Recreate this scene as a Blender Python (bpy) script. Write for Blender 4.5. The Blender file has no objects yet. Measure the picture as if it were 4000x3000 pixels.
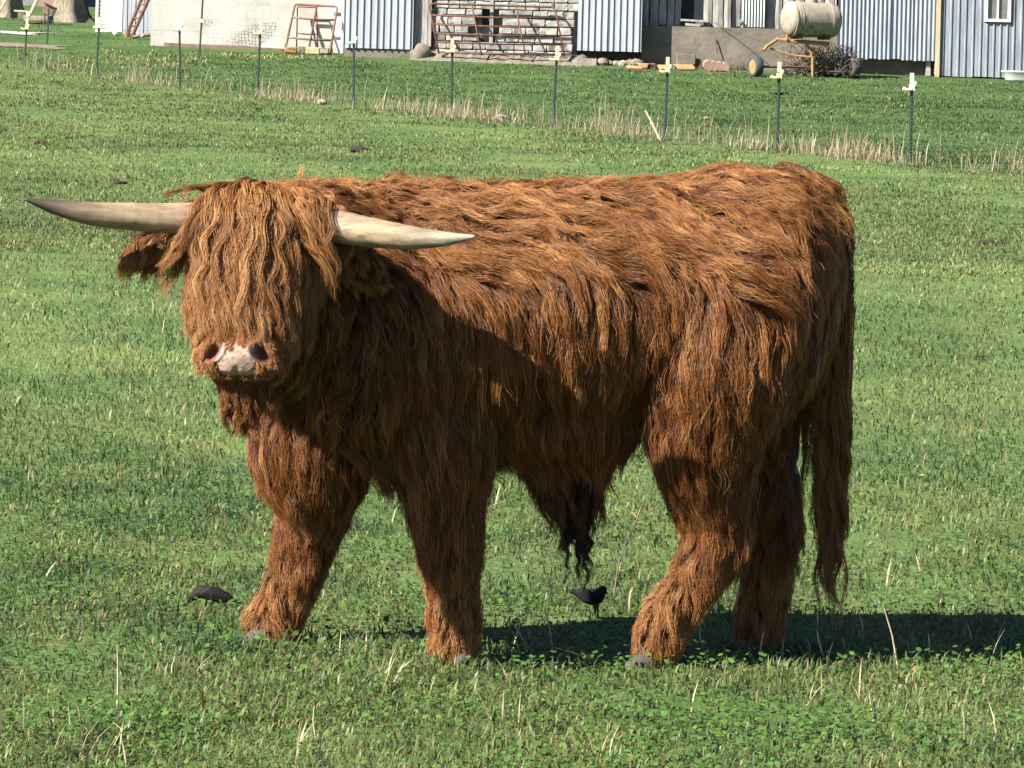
import bpy, bmesh, math, random
import numpy as np
from mathutils import Vector, Matrix, Quaternion
from mathutils.bvhtree import BVHTree

random.seed(7)
RNG = np.random.default_rng(11)
SC = bpy.context.scene
COL = SC.collection
R = math.radians

# ------------------------------------------------------------------ camera
FPX = 14700.0      # focal length in pixels of the 4000 px wide photograph
VH = 340.0         # eye level in the photograph
CAMH = 1.5
ROLL = R(1.5)
cam_d = bpy.data.cameras.new("camera")
cam = bpy.data.objects.new("camera", cam_d)
COL.objects.link(cam)
cam.location = (0, 0, CAMH)
cam.rotation_mode = 'QUATERNION'
cam.rotation_quaternion = (Quaternion((0, 1, 0), -ROLL) @ Quaternion((1, 0, 0), math.pi / 2))
cam_d.sensor_width = 36.0
cam_d.lens = 36.0 * FPX / 4000.0
cam_d.shift_x = 0.0
cam_d.shift_y = -(1500.0 - VH) / 4000.0
cam_d.clip_start = 0.1
cam_d.clip_end = 3000.0
SC.camera = cam

# ------------------------------------------------------------------ sky and sun
SUN_TRAVEL = Vector((0.50, 0.32, -0.49)).normalized()
to_sun = -SUN_TRAVEL
SUN_EL = math.asin(to_sun.z)
SUN_AZ = math.atan2(to_sun.x, to_sun.y)
world = bpy.data.worlds.new("World")
SC.world = world
world.use_nodes = True
wn = world.node_tree
sky = wn.nodes.new("ShaderNodeTexSky")
sky.sky_type = 'NISHITA'
sky.sun_disc = False
sky.sun_elevation = SUN_EL
sky.sun_rotation = SUN_AZ
sky.air_density = 0.6
sky.dust_density = 0.3
wn.links.new(sky.outputs[0], wn.nodes["Background"].inputs[0])
wn.nodes["Background"].inputs[1].default_value = 0.05
sl = bpy.data.lights.new("sun", 'SUN')
sl.energy = 5.0
sl.angle = R(0.55)
sl.color = (1.0, 0.93, 0.82)
sun = bpy.data.objects.new("sun", sl)
COL.objects.link(sun)
sun.rotation_mode = 'QUATERNION'
sun.rotation_quaternion = SUN_TRAVEL.to_track_quat('-Z', 'Y')
sun.location = (-30, -10, 30)
SC.view_settings.view_transform = 'Standard'
SC.view_settings.look = 'None'
SC.view_settings.exposure = 1.82
SC.view_settings.gamma = 1.0
SC.view_settings.use_curve_mapping = False
SC.render.engine = 'CYCLES'
SC.cycles.max_bounces = 6
SC.cycles.diffuse_bounces = 1
SC.cycles.glossy_bounces = 2
SC.cycles.transparent_max_bounces = 12
SC.cycles.use_denoising = True

_c, _s = math.cos(ROLL), math.sin(ROLL)
def P(u, v, Y):
    """point at distance Y behind pixel (u, v) of the 4000 x 3000 photograph"""
    du, dv = u - 2000.0, v - VH
    wx, wy = _c * du + _s * dv, -_s * du + _c * dv
    return Vector((wx / FPX * Y, Y, CAMH - wy / FPX * Y))
K = 4000.0 / 2212.0
def D(x, y, Y):
    return P(x * K, y * K, Y)

# ------------------------------------------------------------------ helpers
class Waves:
    """smooth pseudo noise for numpy arrays"""
    def __init__(self, n, freq, seed, dim=3):
        r = np.random.default_rng(seed)
        k = r.normal(size=(n, dim))
        k /= np.linalg.norm(k, axis=1, keepdims=True)
        self.k = k * (freq * r.uniform(0.5, 1.8, (n, 1))) * 2 * np.pi
        self.p = r.uniform(0, 2 * np.pi, n)
        self.n = n
    def __call__(self, pts):
        return np.sin(np.asarray(pts) @ self.k.T + self.p).sum(-1) / math.sqrt(self.n / 2.0)

_gy = np.array([-60, 0, 40, 50, 61, 75, 90, 98, 104, 108, 120, 135, 160, 220, 400, 1600], float)
_gz = np.array([0.0, 0, 0, .13, .42, .84, 1.30, 1.58, 1.98, 2.26, 2.80, 3.42, 4.3, 6.0, 9, 20], float)
_w1, _w2 = Waves(10, 0.35, 1, 2), Waves(14, 1.6, 2, 2)
def ground_z(x, y, micro=True):
    x = np.asarray(x, float); y = np.asarray(y, float)
    yy = np.stack([y - 4, y - 2, y, y + 2, y + 4])
    z = np.interp(yy, _gy, _gz).mean(0)
    t = np.clip((y - 85) / 20, 0, 1); t = t * t * (3 - 2 * t)
    z = z - 0.008 * np.clip(x, -25, 25) * t
    if micro:
        q = np.stack([x, y], -1)
        a = np.clip((y - 12) / 20, 0.35, 1.0)
        z = z + a * (_w1(q) * 0.011 + _w2(q) * 0.005)
    return z
def gz(x, y):
    return float(ground_z(x, y))

def node_mat(name):
    m = bpy.data.materials.new(name)
    m.use_nodes = True
    nt = m.node_tree
    b = nt.nodes["Principled BSDF"]
    return m, nt, b

def mat(name, c1, c2=None, rough=0.8, scale=6.0, bump=0.0, bscale=None, metal=0.0, stretch=(1, 1, 1), detail=6.0,
        contrast=(0.35, 0.65), rand=0.0, spots=None, spec=0.3):
    """two-tone weathered procedural surface; spots = (colour, scale, threshold)"""
    m, nt, b = node_mat(name)
    N, L = nt.nodes, nt.links
    tc = N.new("ShaderNodeTexCoord")
    mp = N.new("ShaderNodeMapping"); mp.inputs["Scale"].default_value = stretch
    oi = N.new("ShaderNodeObjectInfo")
    L.new(tc.outputs["Object"], mp.inputs["Vector"])
    off = N.new("ShaderNodeVectorMath"); off.operation = 'SCALE'; off.inputs[0].default_value = (13.1, 7.7, 3.3)
    L.new(oi.outputs["Random"], off.inputs["Scale"])
    L.new(off.outputs[0], mp.inputs["Location"])
    nz = N.new("ShaderNodeTexNoise"); nz.inputs["Scale"].default_value = scale; nz.inputs["Detail"].default_value = detail
    nz.inputs["Roughness"].default_value = 0.62
    L.new(mp.outputs[0], nz.inputs["Vector"])
    rp = N.new("ShaderNodeValToRGB")
    rp.color_ramp.elements[0].position, rp.color_ramp.elements[1].position = contrast
    rp.color_ramp.elements[0].color = (*c1, 1); rp.color_ramp.elements[1].color = (*(c2 or c1), 1)
    L.new(nz.outputs["Fac"], rp.inputs[0])
    out = rp.outputs[0]
    if spots:
        n2 = N.new("ShaderNodeTexNoise"); n2.inputs["Scale"].default_value = spots[1]; n2.inputs["Detail"].default_value = 5
        L.new(mp.outputs[0], n2.inputs["Vector"])
        r2 = N.new("ShaderNodeValToRGB")
        r2.color_ramp.elements[0].position = spots[2]; r2.color_ramp.elements[1].position = spots[2] + 0.08
        L.new(n2.outputs["Fac"], r2.inputs[0])
        mx = N.new("ShaderNodeMix"); mx.data_type = 'RGBA'
        L.new(r2.outputs[0], mx.inputs[0]); L.new(out, mx.inputs[6]); mx.inputs[7].default_value = (*spots[0], 1)
        out = mx.outputs[2]
    if rand:
        hs = N.new("ShaderNodeHueSaturation")
        mr = N.new("ShaderNodeMapRange"); mr.inputs[3].default_value = 1 - rand; mr.inputs[4].default_value = 1 + rand
        L.new(oi.outputs["Random"], mr.inputs[0]); L.new(mr.outputs[0], hs.inputs["Value"]); L.new(out, hs.inputs["Color"])
        out = hs.outputs[0]
    L.new(out, b.inputs["Base Color"])
    b.inputs["Roughness"].default_value = rough
    b.inputs["Metallic"].default_value = metal
    b.inputs["Specular IOR Level"].default_value = spec
    if bump:
        bn = N.new("ShaderNodeTexNoise"); bn.inputs["Scale"].default_value = bscale or scale * 3; bn.inputs["Detail"].default_value = 5
        L.new(mp.outputs[0], bn.inputs["Vector"])
        bp = N.new("ShaderNodeBump"); bp.inputs["Strength"].default_value = 0.8; bp.inputs["Distance"].default_value = bump
        L.new(bn.outputs["Fac"], bp.inputs["Height"]); L.new(bp.outputs[0], b.inputs["Normal"])
    return m

class MB:
    def __init__(self):
        self.v, self.f = [], []
    def add(self, vs, fs):
        o = len(self.v)
        self.v += [tuple(p) for p in vs]
        self.f += [tuple(i + o for i in f) for f in fs]
        return self
    def box(self, c, s, rot=None, taper=1.0):
        hx, hy, hz = s[0] / 2, s[1] / 2, s[2] / 2
        vs = []
        for z in (-1, 1):
            t = taper if z > 0 else 1.0
            for x, y in ((-1, -1), (1, -1), (1, 1), (-1, 1)):
                p = Vector((x * hx * t, y * hy * t, z * hz))
                if rot is not None: p = rot @ p
                vs.append(p + Vector(c))
        return self.add(vs, [(0, 3, 2, 1), (4, 5, 6, 7), (0, 1, 5, 4), (1, 2, 6, 5), (2, 3, 7, 6), (3, 0, 4, 7)])
    def tube(self, pts, rad, n=8, cap=True, flat=None):
        pts = [Vector(p) for p in pts]
        if not hasattr(rad, '__len__'): rad = [rad] * len(pts)
        vs, fs = [], []
        ref = None
        for i, p in enumerate(pts):
            d = (pts[min(i + 1, len(pts) - 1)] - pts[max(i - 1, 0)]).normalized()
            if ref is None:
                ref = d.orthogonal().normalized() if flat is None else (flat - d * flat.dot(d)).normalized()
            ref = (ref - d * ref.dot(d)).normalized()
            b = d.cross(ref)
            for k in range(n):
                a = 2 * math.pi * k / n
                vs.append(p + (ref * math.cos(a) + b * math.sin(a)) * rad[i])
        m = len(pts)
        for i in range(m - 1):
            for k in range(n):
                k2 = (k + 1) % n
                fs.append((i * n + k, i * n + k2, (i + 1) * n + k2, (i + 1) * n + k))
        if cap:
            fs.append(tuple(range(n - 1, -1, -1))); fs.append(tuple((m - 1) * n + k for k in range(n)))
        return self.add(vs, fs)
    def rings(self, rings, cap=True):
        """loft through a list of equal-length point loops"""
        n = len(rings[0]); vs = [p for r in rings for p in r]; fs = []
        for i in range(len(rings) - 1):
            for k in range(n):
                k2 = (k + 1) % n
                fs.append((i * n + k, i * n + k2, (i + 1) * n + k2, (i + 1) * n + k))
        if cap:
            fs.append(tuple(range(n - 1, -1, -1))); fs.append(tuple((len(rings) - 1) * n + k for k in range(n)))
        return self.add(vs, fs)
    def ellipsoid(self, c, r, rot=None, nu=16, nv=10):
        vs, fs = [], []
        rs = []
        for j in range(1, nv):
            a = math.pi * j / nv
            ring = []
            for i in range(nu):
                b = 2 * math.pi * i / nu
                p = Vector((r[0] * math.sin(a) * math.cos(b), r[1] * math.sin(a) * math.sin(b), r[2] * math.cos(a)))
                if rot is not None: p = rot @ p
                ring.append(p + Vector(c))
            rs.append(ring)
        top = Vector((0, 0, r[2])); bot = Vector((0, 0, -r[2]))
        if rot is not None: top, bot = rot @ top, rot @ bot
        vs = [p for r_ in rs for p in r_] + [top + Vector(c), bot + Vector(c)]
        m = len(rs)
        for j in range(m - 1):
            for i in range(nu):
                i2 = (i + 1) % nu
                fs.append((j * nu + i, (j + 1) * nu + i, (j + 1) * nu + i2, j * nu + i2))
        for i in range(nu):
            i2 = (i + 1) % nu
            fs.append((m * nu, i, i2)); fs.append((m * nu + 1, (m - 1) * nu + i2, (m - 1) * nu + i))
        return self.add(vs, fs)
    def mesh(self, name, origin=(0, 0, 0), smooth=False):
        me = bpy.data.meshes.new(name)
        o = Vector(origin)
        me.from_pydata([Vector(p) - o for p in self.v], [], self.f)
        if smooth: me.polygons.foreach_set("use_smooth", [True] * len(me.polygons))
        me.update()
        return me
    def build(self, name, m, parent=None, origin=None, smooth=False):
        if origin is None:
            origin = parent["_o"] if parent is not None and "_o" in parent else (0, 0, 0)
        ob = bpy.data.objects.new(name, self.mesh(name, origin, smooth))
        if m: ob.data.materials.append(m)
        COL.objects.link(ob)
        if parent is not None:
            ob.parent = parent
            ob["_o"] = list(origin)
        else:
            ob.location = origin
            ob["_o"] = list(origin)
        return ob

def tag(o, label=None, cat=None, group=None, kind=None):
    if label: o["label"] = label
    if cat: o["category"] = cat
    if group: o["group"] = group
    if kind: o["kind"] = kind
    return o
def empty(name, loc, label=None, cat=None, group=None):
    e = bpy.data.objects.new(name, None)
    COL.objects.link(e)
    e.location = loc
    e.empty_display_size = 0.1
    e["_o"] = list(loc)
    return tag(e, label, cat, group)
def put(name, me, parent, loc=(0, 0, 0), rot=None):
    """an object that shares mesh data me; loc in world coordinates"""
    o = bpy.data.objects.new(name, me)
    COL.objects.link(o)
    o.parent = parent
    base = Vector(parent["_o"]) if parent is not None else Vector((0, 0, 0))
    o.location = Vector(loc) - base
    o["_o"] = list(loc)
    if rot is not None: o.rotation_euler = rot
    return o
def raw_mesh(name, verts, tris, cols=None, smooth=False):
    me = bpy.data.meshes.new(name)
    nv, nt = len(verts), len(tris)
    me.vertices.add(nv)
    me.vertices.foreach_set("co", np.ascontiguousarray(verts, np.float32).ravel())
    me.loops.add(nt * 3)
    me.loops.foreach_set("vertex_index", np.ascontiguousarray(tris, np.int32).ravel())
    me.polygons.add(nt)
    me.polygons.foreach_set("loop_start", np.arange(0, nt * 3, 3, dtype=np.int32))
    if smooth: me.polygons.foreach_set("use_smooth", np.ones(nt, bool))
    if cols is not None:
        a = me.attributes.new("col", 'FLOAT_COLOR', 'POINT')
        c4 = np.ones((nv, 4), np.float32); c4[:, :3] = cols
        a.data.foreach_set("color", c4.ravel())
    me.update(calc_edges=True)
    return me

# @@GROUND
# ------------------------------------------------------------------ ground
def build_ground():
    ys = np.concatenate([np.linspace(-40, 4, 12), np.linspace(5, 16, 130), np.linspace(16.2, 60, 150), np.linspace(60.5, 145, 170),
                         np.linspace(150, 1500, 30)])
    ss = np.linspace(-1, 1, 161)
    Yg, Sg = np.meshgrid(ys, ss, indexing='ij')
    Xg = Sg * (3.2 + np.maximum(Yg, 0) * 0.24 + np.maximum(Yg - 130, 0) * 1.2 + np.maximum(-Yg, 0) * 1.0)
    Z = ground_z(Xg, Yg) - 0.012
    n, m = Yg.shape
    V = np.stack([Xg, Yg, Z], -1).reshape(-1, 3)
    i = np.arange(n * m).reshape(n, m)
    a, b, c, d = i[:-1, :-1].ravel(), i[:-1, 1:].ravel(), i[1:, 1:].ravel(), i[1:, :-1].ravel()
    T = np.concatenate([np.stack([a, b, c], -1), np.stack([a, c, d], -1)])
    lush = 1 / (1 + np.exp(-(V[:, 1] - np.interp(V[:, 0], [-14, 8.5], [101, 57])) / .6))
    me = raw_mesh("ground", V, T, 1 - lush[:, None] * np.array([.38, .28, .30]), smooth=True)
    m, nt, bs = node_mat("pasture_soil")
    N, L = nt.nodes, nt.links
    tc = N.new("ShaderNodeTexCoord")
    n1 = N.new("ShaderNodeTexNoise"); n1.inputs["Scale"].default_value = 0.6; n1.inputs["Detail"].default_value = 8
    n2 = N.new("ShaderNodeTexNoise"); n2.inputs["Scale"].default_value = 9; n2.inputs["Detail"].default_value = 6
    L.new(tc.outputs["Object"], n1.inputs["Vector"]); L.new(tc.outputs["Object"], n2.inputs["Vector"])
    r1 = N.new("ShaderNodeValToRGB")
    r1.color_ramp.elements[0].position, r1.color_ramp.elements[1].position = .35, .65
    r1.color_ramp.elements[0].color = (.056, .098, .032, 1); r1.color_ramp.elements[1].color = (.098, .140, .045, 1)
    L.new(n1.outputs["Fac"], r1.inputs[0])
    r2 = N.new("ShaderNodeValToRGB")
    r2.color_ramp.elements[0].position, r2.color_ramp.elements[1].position = .60, .72
    L.new(n2.outputs["Fac"], r2.inputs[0])
    mx = N.new("ShaderNodeMix"); mx.data_type = 'RGBA'
    L.new(r2.outputs[0], mx.inputs[0]); L.new(r1.outputs[0], mx.inputs[6]); mx.inputs[7].default_value = (.085, .07, .035, 1)
    at = N.new("ShaderNodeAttribute"); at.attribute_name = "col"      # lusher sward beyond the fence
    ml = N.new("ShaderNodeVectorMath"); ml.operation = 'MULTIPLY'
    L.new(mx.outputs[2], ml.inputs[0]); L.new(at.outputs["Color"], ml.inputs[1])
    L.new(ml.outputs[0], bs.inputs["Base Color"])
    bs.inputs["Roughness"].default_value = .95; bs.inputs["Specular IOR Level"].default_value = .1
    bp = N.new("ShaderNodeBump"); bp.inputs["Distance"].default_value = .03
    L.new(n2.outputs["Fac"], bp.inputs["Height"]); L.new(bp.outputs[0], bs.inputs["Normal"])
    me.materials.append(m)
    o = bpy.data.objects.new("ground", me); COL.objects.link(o)
    tag(o, kind="structure")
build_ground()

# @@GRASS
def grass_material(name, trans=0.4):
    m, nt, b = node_mat(name)
    N, L = nt.nodes, nt.links
    at = N.new("ShaderNodeAttribute"); at.attribute_name = "col"
    L.new(at.outputs["Color"], b.inputs["Base Color"])
    b.inputs["Roughness"].default_value = .42
    b.inputs["Specular IOR Level"].default_value = .2
    tr = N.new("ShaderNodeBsdfTranslucent")
    L.new(at.outputs["Color"], tr.inputs["Color"])
    ms = N.new("ShaderNodeMixShader"); ms.inputs[0].default_value = trans
    L.new(b.outputs[0], ms.inputs[1]); L.new(tr.outputs[0], ms.inputs[2])
    L.new(ms.outputs[0], nt.nodes["Material Output"].inputs["Surface"])
    return m
M_GRASS = grass_material("grass_blade", 0.5)
M_STRAW = grass_material("dry_stalk", 0.2)

def blades(x, y, h, w, lean, col, curve=0.5, seed=0):
    """tapered bent leaf blades -> verts, tris, colours"""
    r = np.random.default_rng(seed)
    n = len(x)
    z = ground_z(x, y) - 0.012
    az = r.uniform(0, 2 * np.pi, n)
    dx, dy = np.cos(az), np.sin(az)
    sx, sy = -dy, dx
    l1 = lean; l2 = lean + curve * r.uniform(.3, 1.2, n)
    base = np.stack([x, y, z], -1)
    p1 = base + (h * .55)[:, None] * np.stack([np.sin(l1) * dx, np.sin(l1) * dy, np.cos(l1)], -1)
    p2 = p1 + (h * .45)[:, None] * np.stack([np.sin(l2) * dx, np.sin(l2) * dy, np.cos(l2)], -1)
    sd = np.stack([sx, sy, np.zeros(n)], -1) * (w / 2)[:, None]
    V = np.stack([base - sd * .8, base + sd * .8, p1 - sd, p1 + sd, p2], 1)
    i0 = np.arange(n) * 5
    T = np.stack([np.stack([i0, i0 + 1, i0 + 3], -1), np.stack([i0, i0 + 3, i0 + 2], -1), np.stack([i0 + 2, i0 + 3, i0 + 4], -1)], 1)
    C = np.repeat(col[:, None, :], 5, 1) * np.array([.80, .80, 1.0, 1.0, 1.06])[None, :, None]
    return V.reshape(-1, 3), T.reshape(-1, 3), C.reshape(-1, 3)

_gn1, _gn2, _gn3 = Waves(12, .25, 21, 2), Waves(14, 1.1, 22, 2), Waves(12, .06, 23, 2)
_gd = Waves(16, .9, 24, 2)
def green(x, y, r):
    q = np.stack([x, y], -1)
    a = np.clip(.5 + .22 * _gn1(q) + .2 * _gn2(q) + r.normal(0, .22, len(x)), 0, 1)[:, None]
    c1 = np.array([.074, .126, .050]); c2 = np.array([.208, .254, .098])
    c = c1 * (1 - a) + c2 * a
    # lusher, darker ungrazed sward beyond the fence line
    lush = 1 / (1 + np.exp(-(y - np.interp(x, [-14, 8.5], [101, 57])) / .6))
    c = c * (1 - lush[:, None] * np.array([.38, .28, .30]))
    c = c * np.clip(1 + .12 * _gn3(q) + r.normal(0, .16, len(x)), .5, 1.7)[:, None]
    return c
def frustum_xy(n, y0, y1, r, marg=1.3, pw=1.0):
    t = r.uniform(0, 1, n)
    y = 1 / (1 / y0 + t * (1 / y1 - 1 / y0)) if pw == 1 else y0 + (y1 - y0) * t
    x = r.uniform(-1, 1, n) * (.136 * marg * y + .35)
    return x, y
BULL_HOLES = []
def build_grass():
    zones = [  # n, y0, y1, height, width, law
        (400000, 5.6, 40, (.016, .042), (.0026, .0050), 1),
        (200000, 32, 68, (.016, .042), (.0026, .0050), 1),
        (150000, 58, 106, (.016, .042), (.0026, .0050), 0),
        (14000, 102, 140, (.016, .042), (.0026, .0050), 0),
    ]
    Vs, Ts, Cs = [], [], []
    off = 0
    for k, (n, y0, y1, hh, ww, law) in enumerate(zones):
        r = np.random.default_rng(100 + k)
        x, y = frustum_xy(n, y0, y1, r, pw=law)
        q = np.stack([x, y], -1)
        dens = _gd(q * (np.clip(14 / y, .3, 1))[:, None])
        keep = r.uniform(0, 1, n) < np.clip(.88 + .2 * dens, .45, 1)
        x, y, dens = x[keep], y[keep], dens[keep]
        n = len(x)
        tall = np.clip(1 + .22 * dens + .25 * r.normal(0, 1, n), .5, 2.2)
        h = r.uniform(*hh, n) * tall * (1 + .015 * np.clip(y - 7, 0, 70))
        w = r.uniform(*ww, n) * (1 + .070 * np.clip(y - 7, 0, 110))
        col = green(x, y, r)
        dead = r.uniform(0, 1, n) < np.clip(.07 + .05 * _gn2(np.stack([x + 9, y], -1)), .02, .25)
        tan = np.array([.33, .27, .13]) * r.uniform(.6, 1.15, (n, 1))
        col = np.where(dead[:, None], tan, col)
        V, T, C = blades(x, y, h, w, np.abs(r.normal(.72, .40, n)), col, .8, 200 + k)
        Vs.append(V); Ts.append(T + off); Cs.append(C); off += len(V)
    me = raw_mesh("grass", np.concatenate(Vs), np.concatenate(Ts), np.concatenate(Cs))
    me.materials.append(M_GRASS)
    o = bpy.data.objects.new("grass", me); COL.objects.link(o)
    tag(o, "short green grazed pasture grass covering the field", "grass", kind="stuff")

    # clover and broad leaves low in the near sward
    r = np.random.default_rng(400)
    n = 80000
    x, y = frustum_xy(n, 5.6, 16, r)
    pat = Waves(14, .8, 31, 2)(np.stack([x, y], -1))
    k = r.uniform(0, 1, n) < np.clip(.45 + .35 * pat, .1, 1)
    x, y = x[k], y[k]; n = len(x)
    z = ground_z(x, y) + r.uniform(.006, .04, n)
    sz = r.uniform(.0045, .0105, n)
    az = r.uniform(0, 2 * np.pi, n)
    nx, ny = r.normal(0, .35, n), r.normal(-.1, .35, n)
    nrm = np.stack([nx, ny, np.ones(n)], -1); nrm /= np.linalg.norm(nrm, axis=1, keepdims=True)
    e1 = np.cross(nrm, np.stack([np.cos(az), np.sin(az), np.zeros(n)], -1)); e1 /= np.linalg.norm(e1, axis=1, keepdims=True)
    e2 = np.cross(nrm, e1)
    ce = np.stack([x, y, z], -1)
    V = []
    for a in range(5):
        an = 2 * np.pi * a / 5
        V.append(ce + (e1 * np.cos(an) + e2 * np.sin(an) * .8) * sz[:, None])
    V = np.stack(V, 1)
    i0 = np.arange(n) * 5
    T = np.stack([np.stack([i0, i0 + 1, i0 + 2], -1), np.stack([i0, i0 + 2, i0 + 3], -1), np.stack([i0, i0 + 3, i0 + 4], -1)], 1)
    c = np.array([.075, .165, .040]) * r.uniform(.55, 1.45, (n, 1)) * np.array([1, 1, 1]) + r.uniform(0, .03, (n, 1)) * np.array([1, .8, .1])
    me = raw_mesh("clover", V.reshape(-1, 3), T.reshape(-1, 3), np.repeat(c[:, None, :], 5, 1).reshape(-1, 3))
    me.materials.append(M_GRASS)
    o = bpy.data.objects.new("clover", me); COL.objects.link(o)
    tag(o, "low clover leaves growing among the near grass", "clover", kind="stuff")
build_grass()

# @@FENCE_GRASS
FENCE = []
for u, v, top in [(95, 290, 77), (375, 320, 70), (703, 340, 77), (1005, 380, 90), (1381, 416, 123), (1764, 459, 155), (2160, 482, 184),
                  (2597, 546, 228), (3036, 588, 248), (3555, 642, 291)]:
    Yp = 1 / (.0102 + (u - 100) * .00619 / 3460)
    p = P(u, v, Yp)
    FENCE.append((p.x, Yp, top, u))

def build_dry_grass():
    r = np.random.default_rng(77)
    X, Y, H, W, Cc, Ln = [], [], [], [], [], []
    # strip of last year's grass along the fence line
    fx = np.array([f[0] for f in FENCE]); fy = np.array([f[1] for f in FENCE])
    fx = np.concatenate([fx, [fx[-1] + 3.4]]); fy = np.concatenate([fy, [fy[-1] - 5.0]])
    cl = Waves(10, .5, 55, 1)
    t = r.uniform(0, 1, 13000)
    s = t * (len(fx) - 1)
    k = r.uniform(0, 1, len(s)) < np.clip(.30 + .50 * cl(s[:, None] * 2), .03, 1) * np.where(s > 3, 1, .45)
    s = s[k]; n = len(s)
    i = np.arange(len(fx))
    x = np.interp(s, i, fx) + r.normal(0, .34, n); y = np.interp(s, i, fy) + r.normal(0, .55, n)
    h = np.abs(r.normal(.20, .11, n)) * np.clip(1 + .5 * cl(s[:, None] * 5 + 3), .4, 2) + .05
    X.append(x); Y.append(y); H.append(h); W.append(r.uniform(.005, .012, n)); Ln.append(np.abs(r.normal(.30, .34, n)))
    Cc.append(np.array([.36, .30, .19]) * r.uniform(.45, 1.15, (n, 1)))
    # tall bleached single stems
    n = 420
    s = r.uniform(0, len(fx) - 1, n)
    X.append(np.interp(s, i, fx) + r.normal(0, .3, n)); Y.append(np.interp(s, i, fy) + r.normal(0, .5, n))
    H.append(r.uniform(.2, .8, n)); W.append(r.uniform(.006, .012, n)); Ln.append(np.abs(r.normal(.14, .15, n)))
    Cc.append(np.array([.34, .29, .20]) * r.uniform(.6, 1.1, (n, 1)))
    # dry patches at the foot of the old buildings and near the left house
    n = 1800
    px, py = [], []
    for (u0, u1, Yc, wd) in [(380, 820, 104, 2.5), (240, 700, 101, 2.0), (850, 1300, 106, 1.0)]:
        uu = r.uniform(u0, u1, n // 3); yy = Yc + r.normal(0, wd * .5, n // 3)
        px.append((uu - 2000) / FPX * yy); py.append(yy)
    px = np.concatenate(px); py = np.concatenate(py); n = len(px)
    X.append(px); Y.append(py); H.append(r.uniform(.04, .14, n)); W.append(r.uniform(.012, .03, n)); Ln.append(np.abs(r.normal(.8, .4, n)))
    Cc.append(np.array([.30, .28, .13]) * r.uniform(.5, 1.1, (n, 1)))
    # thin bleached tufts and straws in the pasture, near the camera
    tuft = []
    for (u, v) in [(1530, 2640), (1490, 2680), (390, 2900), (330, 2960), (260, 1170), (640, 1290), (3720, 2860), (1950, 2820), (120, 1900),
                   (3900, 2580), (2640, 2800), (700, 2620), (1180, 2930), (3300, 2720), (860, 1250), (3650, 1050), (2050, 2580), (80, 2860), (2330, 2950), (1500, 2560)]:
        wy = -_s * (u - 2000) + _c * (v - VH); wx = _c * (u - 2000) + _s * (v - VH)
        yy = CAMH * FPX / wy; tuft.append((wx / FPX * yy, yy))
    for (tx, ty) in tuft:
        n = int(r.integers(5, 15))
        X.append(tx + r.normal(0, .05, n)); Y.append(ty + r.normal(0, .07, n)); H.append(r.uniform(.04, .13, n))
        W.append(r.uniform(.002, .0042, n)); Ln.append(np.abs(r.normal(.5, .35, n))); Cc.append(np.array([.42, .35, .22]) * r.uniform(.5, 1.2, (n, 1)))
    n = 380
    x, y = frustum_xy(n, 5.7, 30, r)
    X.append(x); Y.append(y); H.append(r.uniform(.04, .13, n)); W.append(.0022 + .00022 * y); Ln.append(np.abs(r.normal(.8, .45, n)))
    Cc.append(np.array([.45, .38, .22]) * r.uniform(.6, 1.2, (n, 1)))
    x, y, h, w, ln, c = [np.concatenate(a) for a in (X, Y, H, W, Ln, Cc)]
    V, T, C = blades(x, y, h, w, ln, c, .35, 900)
    me = raw_mesh("dry_grass", V, T, C); me.materials.append(M_STRAW)
    o = bpy.data.objects.new("dry_grass", me); COL.objects.link(o)
    tag(o, "bleached dry grass and straw along the fence and in tufts", "dry grass", kind="stuff")
build_dry_grass()
# @@BARN
# ------------------------------------------------------------------ old barn, shed, yard
YB = 108.0
SUNK = .25
def FX(u, Y=YB, v=150):
    return P(u, v, Y).x
def FZ(v, u, Y=YB):
    return P(u, v, Y).z
M_WHITE = mat("white_paint", (.60, .61, .60), (.68, .68, .66), .6, 3, .002)
M_BLOCKW = mat("whitewashed_plaster", (.33, .318, .288), (.42, .408, .372), .9, 1.6, .006, 14, spots=((.27, .235, .175), .9, .62))
M_RIBBLUE = mat("pale_blue_sheet", (.26, .285, .325), (.35, .375, .415), .5, 2.0, .002, 20, stretch=(3, 1, .3))
M_RIBGREY = mat("weathered_grey_sheet", (.15, .175, .21), (.25, .275, .31), .6, 2.5, .002, 20, stretch=(4, 1, .35), spots=((.20, .13, .08), 3.0, .66))
M_CORR = mat("galvanised_sheet", (.19, .215, .255), (.29, .325, .365), .5, 3, .002, 20, stretch=(4, 1, .3), metal=.25)
M_STONE = mat("whitewashed_stone", (.19, .19, .185), (.37, .365, .345), .9, 2.6, .02, 6, rand=.22, spots=((.12, .115, .11), 2.6, .56))
M_MORTAR = mat("dark_mortar", (.10, .09, .08), (.18, .16, .14), .95, 4, .01)
M_LOG = mat("grey_weathered_timber", (.17, .16, .15), (.36, .35, .33), .9, 3, .01, 12, stretch=(6, 6, .6), rand=.18)
M_BOARDW = mat("flaking_whitewashed_board", (.18, .176, .168), (.32, .312, .296), .9, 3, .006, 14, stretch=(5, 5, .7), rand=.14, spots=((.22, .19, .16), 4, .60))
M_CONC = mat("rough_concrete", (.11, .098, .078), (.175, .155, .126), .95, 1.5, .02, 8, spots=((.14, .12, .10), 1.7, .58))
M_DARK = mat("dark_interior", (.012, .014, .018), rough=.9)
M_EARTH_SHADOW = mat("bare_earth_and_shadow", (.10, .08, .06), (.19, .155, .115), .95, 3, .04, 9)  # earth of the barn footing; also colours the painted shadow strip
M_RUST = mat("rusty_steel", (.065, .030, .021), (.13, .058, .034), .8, 8, .003, 30)
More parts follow.
